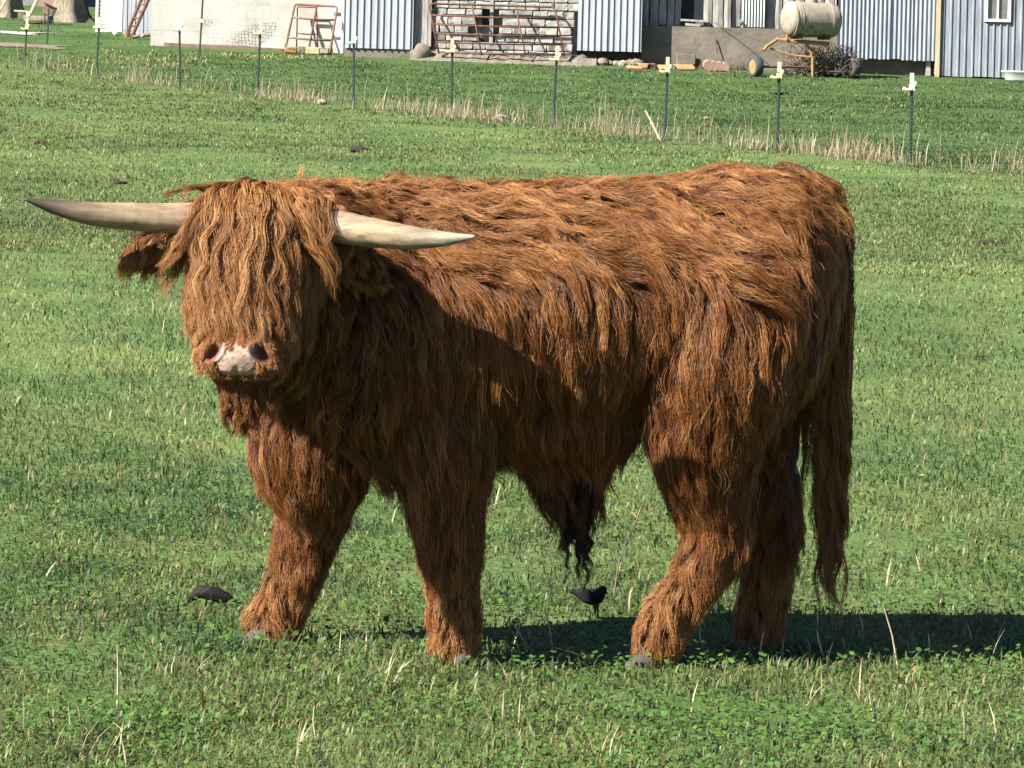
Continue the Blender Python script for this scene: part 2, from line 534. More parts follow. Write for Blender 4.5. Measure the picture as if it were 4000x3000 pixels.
M_RUSTL = mat("pale_rusty_steel", (.13, .07, .048), (.21, .125, .09), .8, 8, .003, 30)
M_YEL = mat("worn_yellow_paint", (.22, .125, .042), (.30, .185, .07), .75, 8, .003, 30, spots=((.28, .11, .05), 6, .58))
M_TYRE = mat("old_tyre", (.035, .038, .042), (.06, .065, .07), .85, 12, .004, 40)
M_TANK = mat("stained_tank", (.19, .165, .13), (.285, .25, .20), .75, 2, .006, 9, spots=((.15, .12, .085), 2.5, .58))
M_TERRA = mat("terracotta", (.42, .15, .07), (.55, .24, .13), .85, 7, .004)
M_ROCK = mat("fieldstone", (.14, .12, .095), (.25, .215, .17), .95, 4, .02, 12, rand=.2)
M_BARK = mat("tree_bark", (.11, .095, .07), (.24, .21, .155), .95, 4, .05, 14, stretch=(3, 3, .7))
M_TWIG = mat("dead_twigs", (.06, .05, .04), (.15, .125, .095), .95, 9)
M_GLASS = mat("dusty_window_glass", (.07, .075, .08), (.14, .13, .13), .18, 1.5, spec=.6)
M_GREYW = mat("grey_house_wall", (.15, .15, .165), (.19, .185, .20), .8, 3)
M_GRAVEL = mat("pale_gravel", (.30, .28, .26), (.42, .39, .36), .95, 10, .02, 30)
M_PALEWOOD = mat("pale_wood", (.33, .26, .16), (.45, .36, .23), .8, 6, .003, 20, stretch=(4, 4, .6))
M_BRICK = mat("dull_brick", (.22, .14, .11), (.30, .20, .165), .9, 6, .01)

def ribbed(x0, x1, z0, z1, Y, pitch, depth, prof="rib", jag=0.0, seed=0):
    """sheet metal with real ribs or corrugations, 3 mm thick, between x0..x1"""
    r = random.Random(seed)
    mb = MB()
    xs = []
    if prof == "rib":
        n = max(1, int(round((x1 - x0) / pitch)))
        p = (x1 - x0) / n
        xs.append((x0, 0))
        for i in range(n):
            c = x0 + (i + .5) * p
            xs += [(c - .030, 0), (c - .016, depth), (c + .016, depth), (c + .030, 0)]
        xs.append((x1, 0))
    else:
        n = max(4, int((x1 - x0) / pitch * 6))
        for i in range(n + 1):
            x = x0 + (x1 - x0) * i / n
            xs.append((x, depth * .5 * (1 + math.cos(2 * math.pi * (x - x0) / pitch))))
    fr, bk = [], []
    jg = 0
    for i, (x, d) in enumerate(xs):
        if i % 7 == 0: jg = r.uniform(-jag, jag)
        fr.append([(x, Y - d, z0 + jg), (x, Y - d, z1)]); bk.append([(x, Y - d + .004, z0 + jg), (x, Y - d + .004, z1)])
    vs = [q for p in fr for q in p] + [q for p in bk for q in p]
    n = len(xs); o = 2 * n
    fs = []
    for i in range(n - 1):
        a = 2 * i
        fs += [(a, a + 2, a + 3, a + 1), (o + a, o + a + 1, o + a + 3, o + a + 2), (a, o + a, o + a + 2, a + 2), (a + 1, a + 3, o + a + 3, o + a + 1)]
    fs += [(0, 1, o + 1, o), (2 * n - 2, o + 2 * n - 2, o + 2 * n - 1, 2 * n - 1)]
    return mb.add(vs, fs)
def rough_block(w, d, h, seed, bev=.02):
    """worn block: chamfered, slightly irregular; centred at the origin"""
    r = random.Random(seed)
    mb = MB()
    rings = []
    for yy, ins in ((-d / 2, bev), (-d / 2 + bev, 0), (d / 2, 0)):
        ring = []
        for (sx, sz) in ((-1, -1), (0, -1), (1, -1), (1, 0), (1, 1), (0, 1), (-1, 1), (-1, 0)):
            k = r.uniform(-.012, .012)
            ring.append((sx * (w / 2 - ins) * (.985 if sz and sx else 1) + k, yy + (r.uniform(-.012, .006) if yy < 0 else 0), sz * (h / 2 - ins) + r.uniform(-.01, .01)))
        rings.append(ring)
    mb.rings(rings)
    return mb.mesh("block", smooth=False)
def rock(r, sx, sy, sz):
    mb = MB(); mb.ellipsoid((0, 0, 0), (sx, sy, sz), nu=9, nv=6)
    mb.v = [tuple(c * r.uniform(.78, 1.15) for c in p) for p in mb.v]
    return mb

barn = empty("barn", (FX(2300), YB + 3, gz(FX(2300), YB)), "long old farm barn with whitewashed stone, plank and pale metal-sheet walls", "barn")
TOPZ = gz(0, YB) + 4.2
def gmin(x0, x1, y=YB):
    return min(gz(x0, y), gz(x1, y), gz((x0 + x1) / 2, y)) - SUNK
# core that closes the barn behind its claddings, and its roof
x0, x1 = FX(1345), FX(4200)
core = MB().box(((x0 + x1) / 2, YB + 4.35, TOPZ / 2 + 1.0), (x1 - x0, 7.5, TOPZ - 2.0)).build("wall", M_MORTAR, barn)
rf = MB()
rf.add([(x0 - .4, YB - .5, TOPZ - .1), (x1 + .4, YB - .5, TOPZ - .1), (x1 + .4, YB + 4.2, TOPZ + 2.6), (x0 - .4, YB + 4.2, TOPZ + 2.6), (x1 + .4, YB + 8.8, TOPZ - .1), (x0 - .4, YB + 8.8, TOPZ - .1),
        (x0 - .4, YB - .5, TOPZ), (x1 + .4, YB - .5, TOPZ), (x1 + .4, YB + 4.2, TOPZ + 2.7), (x0 - .4, YB + 4.2, TOPZ + 2.7), (x1 + .4, YB + 8.8, TOPZ), (x0 - .4, YB + 8.8, TOPZ)],
       [(0, 1, 2, 3), (3, 2, 4, 5), (6, 9, 8, 7), (9, 11, 10, 8), (0, 6, 7, 1), (5, 4, 10, 11), (0, 3, 9, 6), (3, 5, 11, 9), (1, 7, 8, 2), (2, 8, 10, 4)])
rf.build("roof", M_CORR, barn)

# C pale blue ribbed sheets
for a, b in ((1348, 1482), (1480, 1613)):
    ribbed(FX(a), FX(b), FZ(190, 1480), TOPZ - .1, YB - .02, .205, .035).build("metal_sheet", M_RIBBLUE, barn)
MB().box((FX(1480), YB + .17, (FZ(190, 1480) + gmin(FX(1345), FX(1613))) / 2 + .02), (FX(1613) - FX(1345), .30, FZ(190, 1480) - gmin(FX(1345), FX(1613)) + .1)).build("foundation", M_CONC, barn)

# D stone wall with weathered timber posts and a dark doorway slit
sw = MB().box(((FX(1612) + FX(2256)) / 2, YB + .43, (TOPZ + gmin(FX(1612), FX(2256))) / 2), (FX(2256) - FX(1612), .20, TOPZ - gmin(FX(1612), FX(2256)))).build("stone_wall", M_MORTAR, barn)
rs = random.Random(5)
blocks = [rough_block(w, .16, .215, 40 + i) for i, w in enumerate((.30, .36, .42, .46, .52, .38))]
bw = (.30, .36, .42, .46, .52, .38)
for me in blocks: me.materials.append(M_STONE)
zc = FZ(212, 1950)
row = 0
while zc < TOPZ - .2:
    x = FX(1686) + rs.uniform(-.1, .1)
    while x < FX(2246):
        i = rs.randrange(6); w = bw[i]
        if x + w > FX(2250): i = 0; w = bw[0]
        if x + w > FX(2262): break
        cx = x + w / 2
        if not (FX(1886) < cx < FX(1914) and zc < FZ(28, 1900)) and not (FX(1884) - w * .45 < cx < FX(1916) + w * .45 and FZ(160, 1900) < zc < FZ(28, 1900)):
            put("stone_block", blocks[i], sw, (cx, YB + .26 + rs.uniform(-.02, .02), zc), (0, rs.uniform(-.015, .015), 0))
        x += w + .018
    zc += .233; row += 1
MB().box((FX(1900), YB + .325, FZ(85, 1900)), (.26, .02, 1.25)).build("door_gap", M_DARK, barn)
MB().box((FX(1918), YB + .24, FZ(60, 1918)), (.10, .20, 1.7)).build("door_post", M_LOG, barn)
for k, (ua, ub) in enumerate(((1614, 1644), (1645, 1668), (1668, 1684))):
    MB().box(((FX(ua) + FX(ub)) / 2, YB + .20 - .02 * k, (FZ(180, 1650) + TOPZ) / 2), (FX(ub) - FX(ua) - .012, .16, TOPZ - FZ(180, 1650))).build("timber_post", M_LOG, barn)
# crumbling ledge of earth and stones at the wall foot
led = MB()
r_ = random.Random(9)
xs = np.linspace(FX(1605), FX(2330), 40)
rg1, rg2, rg3 = [], [], []
hump = lambda x: 0.0
vs, fs = [], []
for i, x in enumerate(xs):
    g0 = gz(x, YB - .5)
    vs += [(x, YB - .85, g0 - .1), (x, YB - .62, g0 + .10 + r_.uniform(-.03, .05) + hump(x) * .6), (x, YB - .30, g0 + .24 + r_.uniform(-.05, .05) + hump(x)), (x, YB + .30, g0 + .26 + hump(x)), (x, YB + .3, g0 - .2)]
for i in range(len(xs) - 1):
    for j in range(4):
        a = i * 5 + j; fs.append((a, a + 5, a + 6, a + 1))
n5 = (len(xs) - 1) * 5
fs += [(0, 1, 2, 3, 4), (n5 + 4, n5 + 3, n5 + 2, n5 + 1, n5)]
led.add(vs, fs)
tag(led.build("earth_bank", M_CONC, None, smooth=False), "low crumbling earth and concrete bank along the stone wall's foot", "bank")
o = MB()
o.ellipsoid((0, 0, 0), (.34, .24, .30), nu=18, nv=12)
_wr = Waves(8, 1.6, 77)
o.v = [tuple(Vector(p) * (1 + .10 * float(_wr(np.array(p))))) for p in o.v]
o = o.build("boulder", M_CONC, None, smooth=True)
o.location = (FX(1650), YB - .55, gz(FX(1650), YB - .5) + .16); tag(o, "rounded tan boulder at the left foot of the stone wall", "boulder")
# E white ribbed sheets, proud of the wall
for a, b in ((2254, 2379), (2377, 2503)):
    ribbed(FX(a), FX(b), FZ(201, 2380), TOPZ - .1, YB - .55, .19, .035).build("metal_sheet", M_RIBBLUE, barn)
MB().box(((FX(2256) + FX(2501)) / 2, YB + .0, (FZ(190, 2380) + TOPZ) / 2), (FX(2501) - FX(2256), 1.02, TOPZ - FZ(190, 2380))).build("bay_core", M_LOG, barn)
r_ = random.Random(21)
for k in range(9):
    x = lerp0 = FX(2262) + (FX(2500) - FX(2262)) * (k + .5) / 9
    s = r_.uniform(.12, .22)
    o = rock(r_, s, s * .8, s * .75).build("foundation_stone", M_ROCK, barn, origin=None)
    o.location = Vector((x, YB - .42 + r_.uniform(-.08, .08), gz(x, YB - .4) + s * .35)) - Vector(barn["_o"]) - Vector((0, 0, 0))
    o.data.transform(Matrix.Translation(Vector(barn["_o"])))
# F concrete plinth with whitewashed planks above
xa, xb = FX(2506), FX(3272)
pl_top = FZ(106, 2780)
MB().box(((xa + xb) / 2, YB + .22, (pl_top + gmin(xa, xb)) / 2), (xb - xa, .40, pl_top - gmin(xa, xb))).build("concrete_plinth", M_CONC, barn)
pw = MB().box(((xa + xb) / 2, YB + .52, (pl_top + TOPZ) / 2), (xb - xa, .10, TOPZ - pl_top)).build("plank_wall", M_MORTAR, barn)
r_ = random.Random(31)
x = xa + .01
wx0, wx1 = FX(2662), FX(2748)
while x < xb - .05:
    w = r_.uniform(.20, .34)
    if x < wx0 < x + w: w = wx0 - x - .005
    if x + w > xb: w = xb - x
    if w < .04: x = wx1 if wx0 - .02 < x < wx1 else x + .05; continue
    zb = pl_top + r_.uniform(-.06, .05)
    if wx0 - .01 <= x < wx1 - .02:
        x = wx1; continue
    # board with a slightly rounded, lumpy face
    mb = MB()
    rings = []
    for t in np.linspace(0, 1, 9):
        z = zb + (TOPZ - zb) * t
        k1, k2 = r_.uniform(-.012, .012), r_.uniform(-.012, .012)
        b_ = r_.uniform(.0, .02)
        rings.append([(x + .008 + k1, YB + .44, z), (x + .012 + k1, YB + .36 - b_, z), (x + w / 2, YB + .335 - b_, z), (x + w - .012 + k2, YB + .36 - b_, z), (x + w - .008 + k2, YB + .44, z)])
    mb.rings(rings)
    mb.build("plank", M_BOARDW, pw)
    x += w + r_.uniform(.006, .02)
win = MB().box(((wx0 + wx1) / 2, YB + .445, (FZ(74, 2705) + FZ(-110, 2705)) / 2), (wx1 - wx0, .03, FZ(-110, 2705) - FZ(74, 2705))).build("window_opening", M_DARK, barn)
MB().box(((wx0 + wx1) / 2 + .05, YB + .22, FZ(80, 2705)), (wx1 - wx0 + .16, .30, .06), Matrix.Rotation(.03, 3, 'Y')).build("sill", M_BOARDW, win)
MB().box(((wx0 + wx1) / 2 + .0, YB + .12, FZ(97, 2705)), (.42, .22, .07), Matrix.Rotation(.06, 3, 'Y')).build("loose_board", M_BOARDW, barn)
MB().box((FX(2866), YB + .325, FZ(40, 2866)), (.09, .03, 1.1)).build("wall_gap", M_DARK, barn)
# pale finned panel leaning on the planks
rad = empty("finned_panel", (FX(2942), YB + .1, FZ(112, 2942)), "pale green-white finned metal panel fixed to the plank wall", "metal panel")
MB().box((FX(2942), YB + .235, FZ(20, 2942)), (FX(2990) - FX(2896), .05, 1.36)).build("back_plate", M_RIBGREY, rad)
for k in range(8):
    x = FX(2902) + (FX(2984) - FX(2902)) * k / 7
    MB().tube([(x, YB + .185, FZ(104, 2942)), (x, YB + .185, FZ(-78, 2942))], .022, 8).build("fin", mat("pale_green_enamel", (.52, .57, .50), (.62, .66, .60), .5, 6) if k == 0 else bpy.data.materials["pale_green_enamel"], rad)
MB().tube([(FX(2892), YB + .17, FZ(83, 2892)), (FX(2892), YB + .06, FZ(83, 2892))], .055, 12).build("pipe_stub", M_BOARDW, rad)
# H corrugated sheets above a dark gap
for k, (a, b, vb) in enumerate(((3270, 3372, 226), (3370, 3480, 231), (3478, 3562, 233), (3560, 3652, 238))):
    ribbed(FX(a), FX(b), FZ(vb, (a + b) / 2), TOPZ - .1, YB - .15 - .012 * (k % 2), .125, .045, "corr", .02, k).build("corrugated_sheet", M_CORR, barn)
MB().box(((FX(3272) + FX(3652)) / 2, YB + .28, (FZ(215, 3460) + gmin(FX(3272), FX(3652))) / 2), (FX(3652) - FX(3272), .3, FZ(215, 3460) - gmin(FX(3272), FX(3652)))).build("foundation", M_EARTH_SHADOW, barn)
MB().box((FX(3628), YB - .02, FZ(262, 3628)), (.14, .1, .5)).build("prop_post", M_LOG, barn)
# I ribbed grey sheets, pale corner board, small window
MB().box((FX(3657), YB - .42, (FZ(300, 3657) + TOPZ) / 2), (.12, .08, TOPZ - FZ(300, 3657))).build("corner_board", M_PALEWOOD, barn)
MB().box(((FX(3652) + FX(4190)) / 2, YB + .15, (FZ(298, 3900) + TOPZ) / 2), (FX(4190) - FX(3652), .98, TOPZ - FZ(298, 3900))).build("wing_core", M_LOG, barn)
for k, (a, b) in enumerate(((3664, 3752), (3750, 3838), (3938, 4026), (4024, 4110), (4108, 4190))):
    ribbed(FX(a), FX(b), FZ(300, (a + b) / 2), TOPZ - .1, YB - .36 - .006 * (k % 2), .19, .032, "rib", .02, 20 + k).build("ribbed_sheet", M_RIBGREY, barn)
ribbed(FX(3836), FX(3940), FZ(302, 3888), FZ(92, 3888), YB - .368, .19, .032, "rib", .02, 30).build("ribbed_sheet", M_RIBGREY, barn)
ribbed(FX(3836), FX(3940), FZ(-60, 3888), TOPZ - .1, YB - .368, .19, .032, "rib", 0, 31).build("ribbed_sheet", M_RIBGREY, barn)
wa, wb, wz0, wz1 = FX(3838), FX(3938), FZ(86, 3888), FZ(-58, 3888)
w0 = MB()
t = .075
w0.box(((wa + wb) / 2, YB - .40, wz0 + t / 2), (wb - wa, .10, t)); w0.box(((wa + wb) / 2, YB - .40, wz1 - t / 2), (wb - wa, .10, t))
w0.box((wa + t / 2, YB - .401, (wz0 + wz1) / 2), (t, .098, wz1 - wz0 - 2 * t)); w0.box((wb - t / 2, YB - .401, (wz0 + wz1) / 2), (t, .098, wz1 - wz0 - 2 * t))
wino = w0.build("window_frame", M_WHITE, barn)
MB().box(((wa + wb) / 2, YB - .395, (wz0 + wz1) / 2), (.045, .07, wz1 - wz0 - 2 * t)).build("mullion", M_WHITE, wino)
for s in (-1, 1):
    MB().box(((wa + wb) / 2 + s * (wb - wa) / 4, YB - .36, (wz0 + wz1) / 2), ((wb - wa) / 2 - t + .02, .012, wz1 - wz0 - 2 * t)).build("pane", M_GLASS, wino)

# B whitewashed block outbuilding left of the barn
x0, x1 = FX(588, 110), FX(1338, 110)
ob = empty("milk_house", ((x0 + x1) / 2, 113, gz((x0 + x1) / 2, 111)), "low outbuilding with a plain cream-white wall behind sagging wire mesh", "outbuilding")
zt = gz(x0, 110) + 3.4
zb0 = gmin(x0, x1, 110)
MB().box(((x0 + x1) / 2, 112.6, (zt + zb0) / 2), (x1 - x0, 5.2, zt - zb0)).build("wall", M_BLOCKW, ob)
MB().add([(x0 - .3, 109.7, zt + .004), (x1 + .1, 109.7, zt + .004), (x1 + .1, 115.5, zt + .7), (x0 - .3, 115.5, zt + .7), (x0 - .3, 109.7, zt + .1), (x1 + .1, 109.7, zt + .1), (x1 + .1, 115.5, zt + .8), (x0 - .3, 115.5, zt + .8)],
         [(0, 3, 2, 1), (4, 5, 6, 7), (0, 1, 5, 4), (1, 2, 6, 5), (2, 3, 7, 6), (3, 0, 4, 7)]).build("roof", M_CORR, ob)
pts = [(FX(u, 109.9), P(u, v, 109.9).z) for u, v in ((640, 166), (760, 172), (900, 178), (1010, 184), (1105, 190))]
mb = MB()
vs = []
for (x, z) in pts: vs += [(x, 109.86, z), (x, 109.86, gz(x, 109.8) - .2), (x, 110.1, z), (x, 110.1, gz(x, 109.8) - .2)]
fs = []
for i in range(len(pts) - 1):
    a = 4 * i; fs += [(a, a + 1, a + 5, a + 4), (a, a + 4, a + 6, a + 2)]
fs += [(0, 2, 3, 1), (4 * len(pts) - 4, 4 * len(pts) - 3, 4 * len(pts) - 1, 4 * len(pts) - 2)]
mb.add(vs, fs).build("footing", M_RUSTL if False else mat("brown_footing", (.12, .085, .065), (.20, .14, .11), .9, 4, .01), ob)
MB().box((FX(1322, 109.6), 109.85, zt / 2 + zb0 / 2), (.30, .2, zt - zb0)).build("corner_board", M_WHITE, ob)
MB().tube([(FX(1338, 109.5), 109.6, P(1338, 208, 109.6).z), (FX(1338, 109.5), 109.6, zt)], .05, 10).build("downpipe", M_WHITE, ob)

# A white clapboard shed at the left
YS = 121.0
x0, x1 = P(372, 100, YS).x, P(476, 100, YS).x
shed = empty("clapboard_shed", (x0 + .5, YS + 1, gz(x0, YS)), "bright white clapboard shed behind the second fence post from the left", "shed")
zt = gz(x0, YS) + 3.2; zb0 = gz(x0, YS) - .3
MB().box(((x0 + x1) / 2, YS + 1.6, (zt + zb0) / 2), (x1 - x0 - .02, 3.0, zt - zb0)).build("wall", M_WHITE, shed)
bd = MB()
bd.add([(-.5, -.028, -.066), (.5, -.028, -.066), (.5, -.008, .066), (-.5, -.008, .066), (-.5, .012, -.066), (.5, .012, -.066), (.5, .012, .066), (-.5, .012, .066)],
       [(0, 1, 2, 3), (4, 7, 6, 5), (0, 4, 5, 1), (3, 2, 6, 7), (0, 3, 7, 4), (1, 5, 6, 2)])
bme = bd.mesh("siding_board"); bme.materials.append(M_WHITE)
z = gz(x0, YS) + .05
while z < zt - .1:
    o = put("siding_board", bme, shed, ((x0 + x1) / 2, YS + .08, z)); o.scale = ((x1 - x0 - .16), 1, 1)
    z += .127
for x in (x0 + .04, x1 - .04):
    MB().box((x, YS + .06, (zt + zb0) / 2), (.085, .09, zt - zb0)).build("corner_trim", M_WHITE, shed)
MB().add([(x0 - .2, YS - .3, zt), (x1 + .2, YS - .3, zt), (x1 + .2, YS + 3.4, zt + .9), (x0 - .2, YS + 3.4, zt + .9), (x0 - .2, YS - .3, zt + .08), (x1 + .2, YS - .3, zt + .08), (x1 + .2, YS + 3.4, zt + .98), (x0 - .2, YS + 3.4, zt + .98)],
         [(0, 3, 2, 1), (4, 5, 6, 7), (0, 1, 5, 4), (1, 2, 6, 5), (2, 3, 7, 6), (3, 0, 4, 7)]).build("roof", M_CORR, shed)
# pale plank screen between shed and outbuilding
x0, x1 = P(480, 100, 119).x, P(592, 100, 119).x
scr = empty("plank_screen", ((x0 + x1) / 2, 119, gz(x0, 119)), "grey-white vertical plank screen between the white shed and the outbuilding", "screen")
n = 7
for k in range(n):
    w = (x1 - x0) / n
    zz = gz(x0, 119)
    MB().box((x0 + w * (k + .5), 119 + .02 * (k % 2), zz + 1.35), (w - .015, .03, 3.0)).build("plank", M_RIBBLUE, scr)
for z in (.5, 1.6):
    MB().box(((x0 + x1) / 2, 119.06, gz(x0, 119) + z), (x1 - x0, .05, .1)).build("rail", M_LOG, scr)

# grey house far behind the trees
hx0, hx1 = -38.0, P(368, 40, 165).x
house = empty("grey_house", ((hx0 + hx1) / 2, 168, gz(-25, 165)), "dull grey building standing behind the tree trunks at far left", "house")
g0 = gz(-22, 165)
MB().box(((hx0 + hx1) / 2, 170, g0 + 2.2), (hx1 - hx0, 9, 5.4)).build("wall", M_GREYW, house)
MB().add([(hx0 - .4, 165, g0 + 4.9), (hx1 + .4, 165, g0 + 4.9), (hx1 + .4, 170, g0 + 8), (hx0 - .4, 170, g0 + 8), (hx1 + .4, 175, g0 + 4.9), (hx0 - .4, 175, g0 + 4.9)],
         [(0, 1, 2, 3), (3, 2, 4, 5), (0, 3, 5), (1, 4, 2), (0, 5, 4, 1)]).build("roof", M_TYRE, house)
bx = P(175, 30, 160).x
MB().box((bx, 163.9, gz(bx, 164) + 1.0), (1.3, 2.0, 3.2)).build("brick_porch", M_BRICK, house)

# trees at the far left: thick trunks, bare limbs above the frame
def tree(u, v, Y, rb, label, seed, root=None):
    r = random.Random(seed)
    p = P(u, v, Y); z0 = gz(p.x, Y)
    t = empty("tree", (p.x, Y, z0), label, "tree", "old trees by the house")
    mb = MB()
    rings = []
    for h, f in ((-.3, 1.9), (0, 1.55), (.15, 1.28), (.4, 1.08), (.9, .97), (1.8, .90), (3.0, .84), (4.2, .8)):
        ring = []
        for k in range(28):
            a = 2 * math.pi * k / 28
            lob = 1 + (.16 * math.sin(5 * a + seed) * max(0, 1.2 - h) + .045 * math.sin(11 * a + 1.3 * seed + h) + .02 * math.sin(23 * a))
            ring.append((p.x + math.cos(a) * rb * f * lob + .03 * h, Y + math.sin(a) * rb * f * lob, z0 + h))
        rings.append(ring)
    mb.rings(rings).build("trunk", M_BARK, t, smooth=True)
    cr = MB()
    base = Vector((p.x + .1, Y, z0 + 4.0))
    for k in range(9):
        a = 2 * math.pi * k / 9 + r.uniform(-.3, .3)
        q = [base]; d = Vector((math.cos(a) * .8, math.sin(a) * .8, 1.1)).normalized()
        for s in range(6):
            d = (d + Vector((r.uniform(-.3, .3), r.uniform(-.3, .3), r.uniform(-.1, .3)))).normalized()
            q.append(q[-1] + d * 1.1)
        cr.tube(q, [rb * .38 * (1 - .15 * i) for i in range(7)], 7)
        for s in range(2, 7):
            for w in range(3):
                e = (d + Vector((r.uniform(-1, 1), r.uniform(-1, 1), r.uniform(-.2, .8)))).normalized()
                cr.tube([q[s], q[s] + e * .7, q[s] + e * 1.5 + Vector((0, 0, .2))], [.05, .03, .01], 5)
    cr.build("crown", M_BARK, t)
    return t
tree(30, 66, 134, .44, "broad tree trunk at the extreme left edge behind the pale pole", 3)
tree(268, 82, 131, .52, "broad furrowed tree trunk with flared roots, left of the white shed", 8)
# darker root buttress beside the second trunk belongs to it: a split stem
p = P(330, 84, 131); z0 = gz(p.x, 131)
MB().tube([(p.x + .12, 131.1, z0 - .1), (p.x - .02, 131.1, z0 + .35), (p.x - .10, 131.1, z0 + 1.0), (p.x - .12, 131.1, z0 + 3.2)], [.24, .16, .13, .11], 10).build(
    "stem", mat("dark_bark", (.035, .033, .032), (.07, .065, .06), .95, 5, .03), [o for o in COL.objects if o.name.startswith("tree")][-1], smooth=True)
# @@BULL
# ------------------------------------------------------------------ highland bull
BO = Vector((0.1, 10.0, 0.0))
bull = empty("highland_bull", BO, "shaggy ginger long-horned bull standing on the pasture with its head turned to the viewer", "bull")

def yc(x):
    return 10.0 + 0.08 * x
def lerp(a, b, t):
    return a + (b - a) * t
def catmull(pts, n):
    pts = [Vector(p) for p in pts]
    q = [pts[0] * 2 - pts[1]] + pts + [pts[-1] * 2 - pts[-2]]
    out = []
    m = len(pts) - 1
    for k in range(n + 1):
        s = k / n * m
        i = min(int(s), m - 1); t = s - i
        a, b, c, d = q[i], q[i + 1], q[i + 2], q[i + 3]
        out.append(0.5 * ((2 * b) + (c - a) * t + (2 * a - 5 * b + 4 * c - d) * t * t + (3 * b - 3 * c + d - a) * t ** 3))
    return out

# legs as joint chains (point, radius); knees, hocks, pasterns bend as on cattle
def G(xd, Y):   # ground contact under a pixel column
    p = D(xd, 1405, Y); p.z = 0.0
    return p
YNF, YFF, YNH, YFH = 9.80, 10.10, 9.90, 10.22
legs = {
    "nf": [(D(975, 840, YNF + .05), .13), (D(960, 960, YNF), .105), (D(962, 1080, YNF), .075), (D(975, 1190, YNF), .056), (D(980, 1215, YNF), .056),
           (D(980, 1290, YNF), .040), (D(982, 1345, YNF), .044), (G(980, YNF) + Vector((0, 0, .055)), .040), (G(978, YNF - .02) + Vector((0, 0, .035)), .032)],
    "ff": [(D(720, 860, YFF - .05), .12), (D(700, 990, YFF), .095), (D(672, 1110, YFF), .068), (D(648, 1200, YFF), .055), (D(640, 1225, YFF), .054),
           (D(615, 1300, YFF), .040), (D(598, 1350, YFF), .044), (G(580, YFF) + Vector((0, 0, .060)), .040), (G(566, YFF) + Vector((0, 0, .040)), .032)],
    "nh": [(D(1610, 640, YNH - .04), .175), (D(1562, 800, YNH - .06), .16), (D(1520, 930, YNH - .04), .125), (D(1530, 1040, YNH), .085), (D(1562, 1130, YNH), .058),
           (D(1548, 1180, YNH), .056), (D(1490, 1265, YNH), .044), (D(1440, 1335, YNH), .047), (G(1420, YNH) + Vector((0, 0, .055)), .042), (G(1404, YNH) + Vector((0, 0, .035)), .032)],
    "fh": [(D(1640, 650, YFH - .06), .165), (D(1620, 800, YFH - .04), .14), (D(1610, 930, YFH), .115), (D(1640, 1040, YFH), .08), (D(1672, 1120, YFH), .058),
           (D(1668, 1170, YFH), .056), (D(1655, 1260, YFH), .043), (D(1648, 1335, YFH), .047), (G(1640, YFH) + Vector((0, 0, .055)), .042), (G(1634, YFH) + Vector((0, 0, .035)), .032)],
}
POLL, NOSE = D(556, 430, 9.54), D(520, 790, 9.33)
head_ax = (NOSE - POLL).normalized()
tail_pts = [D(1690, 385, 10.05), D(1758, 408, 10.06), D(1795, 480, 10.07), D(1806, 600, 10.07), D(1803, 760, 10.07), D(1795, 920, 10.07), D(1788, 1050, 10.07)]

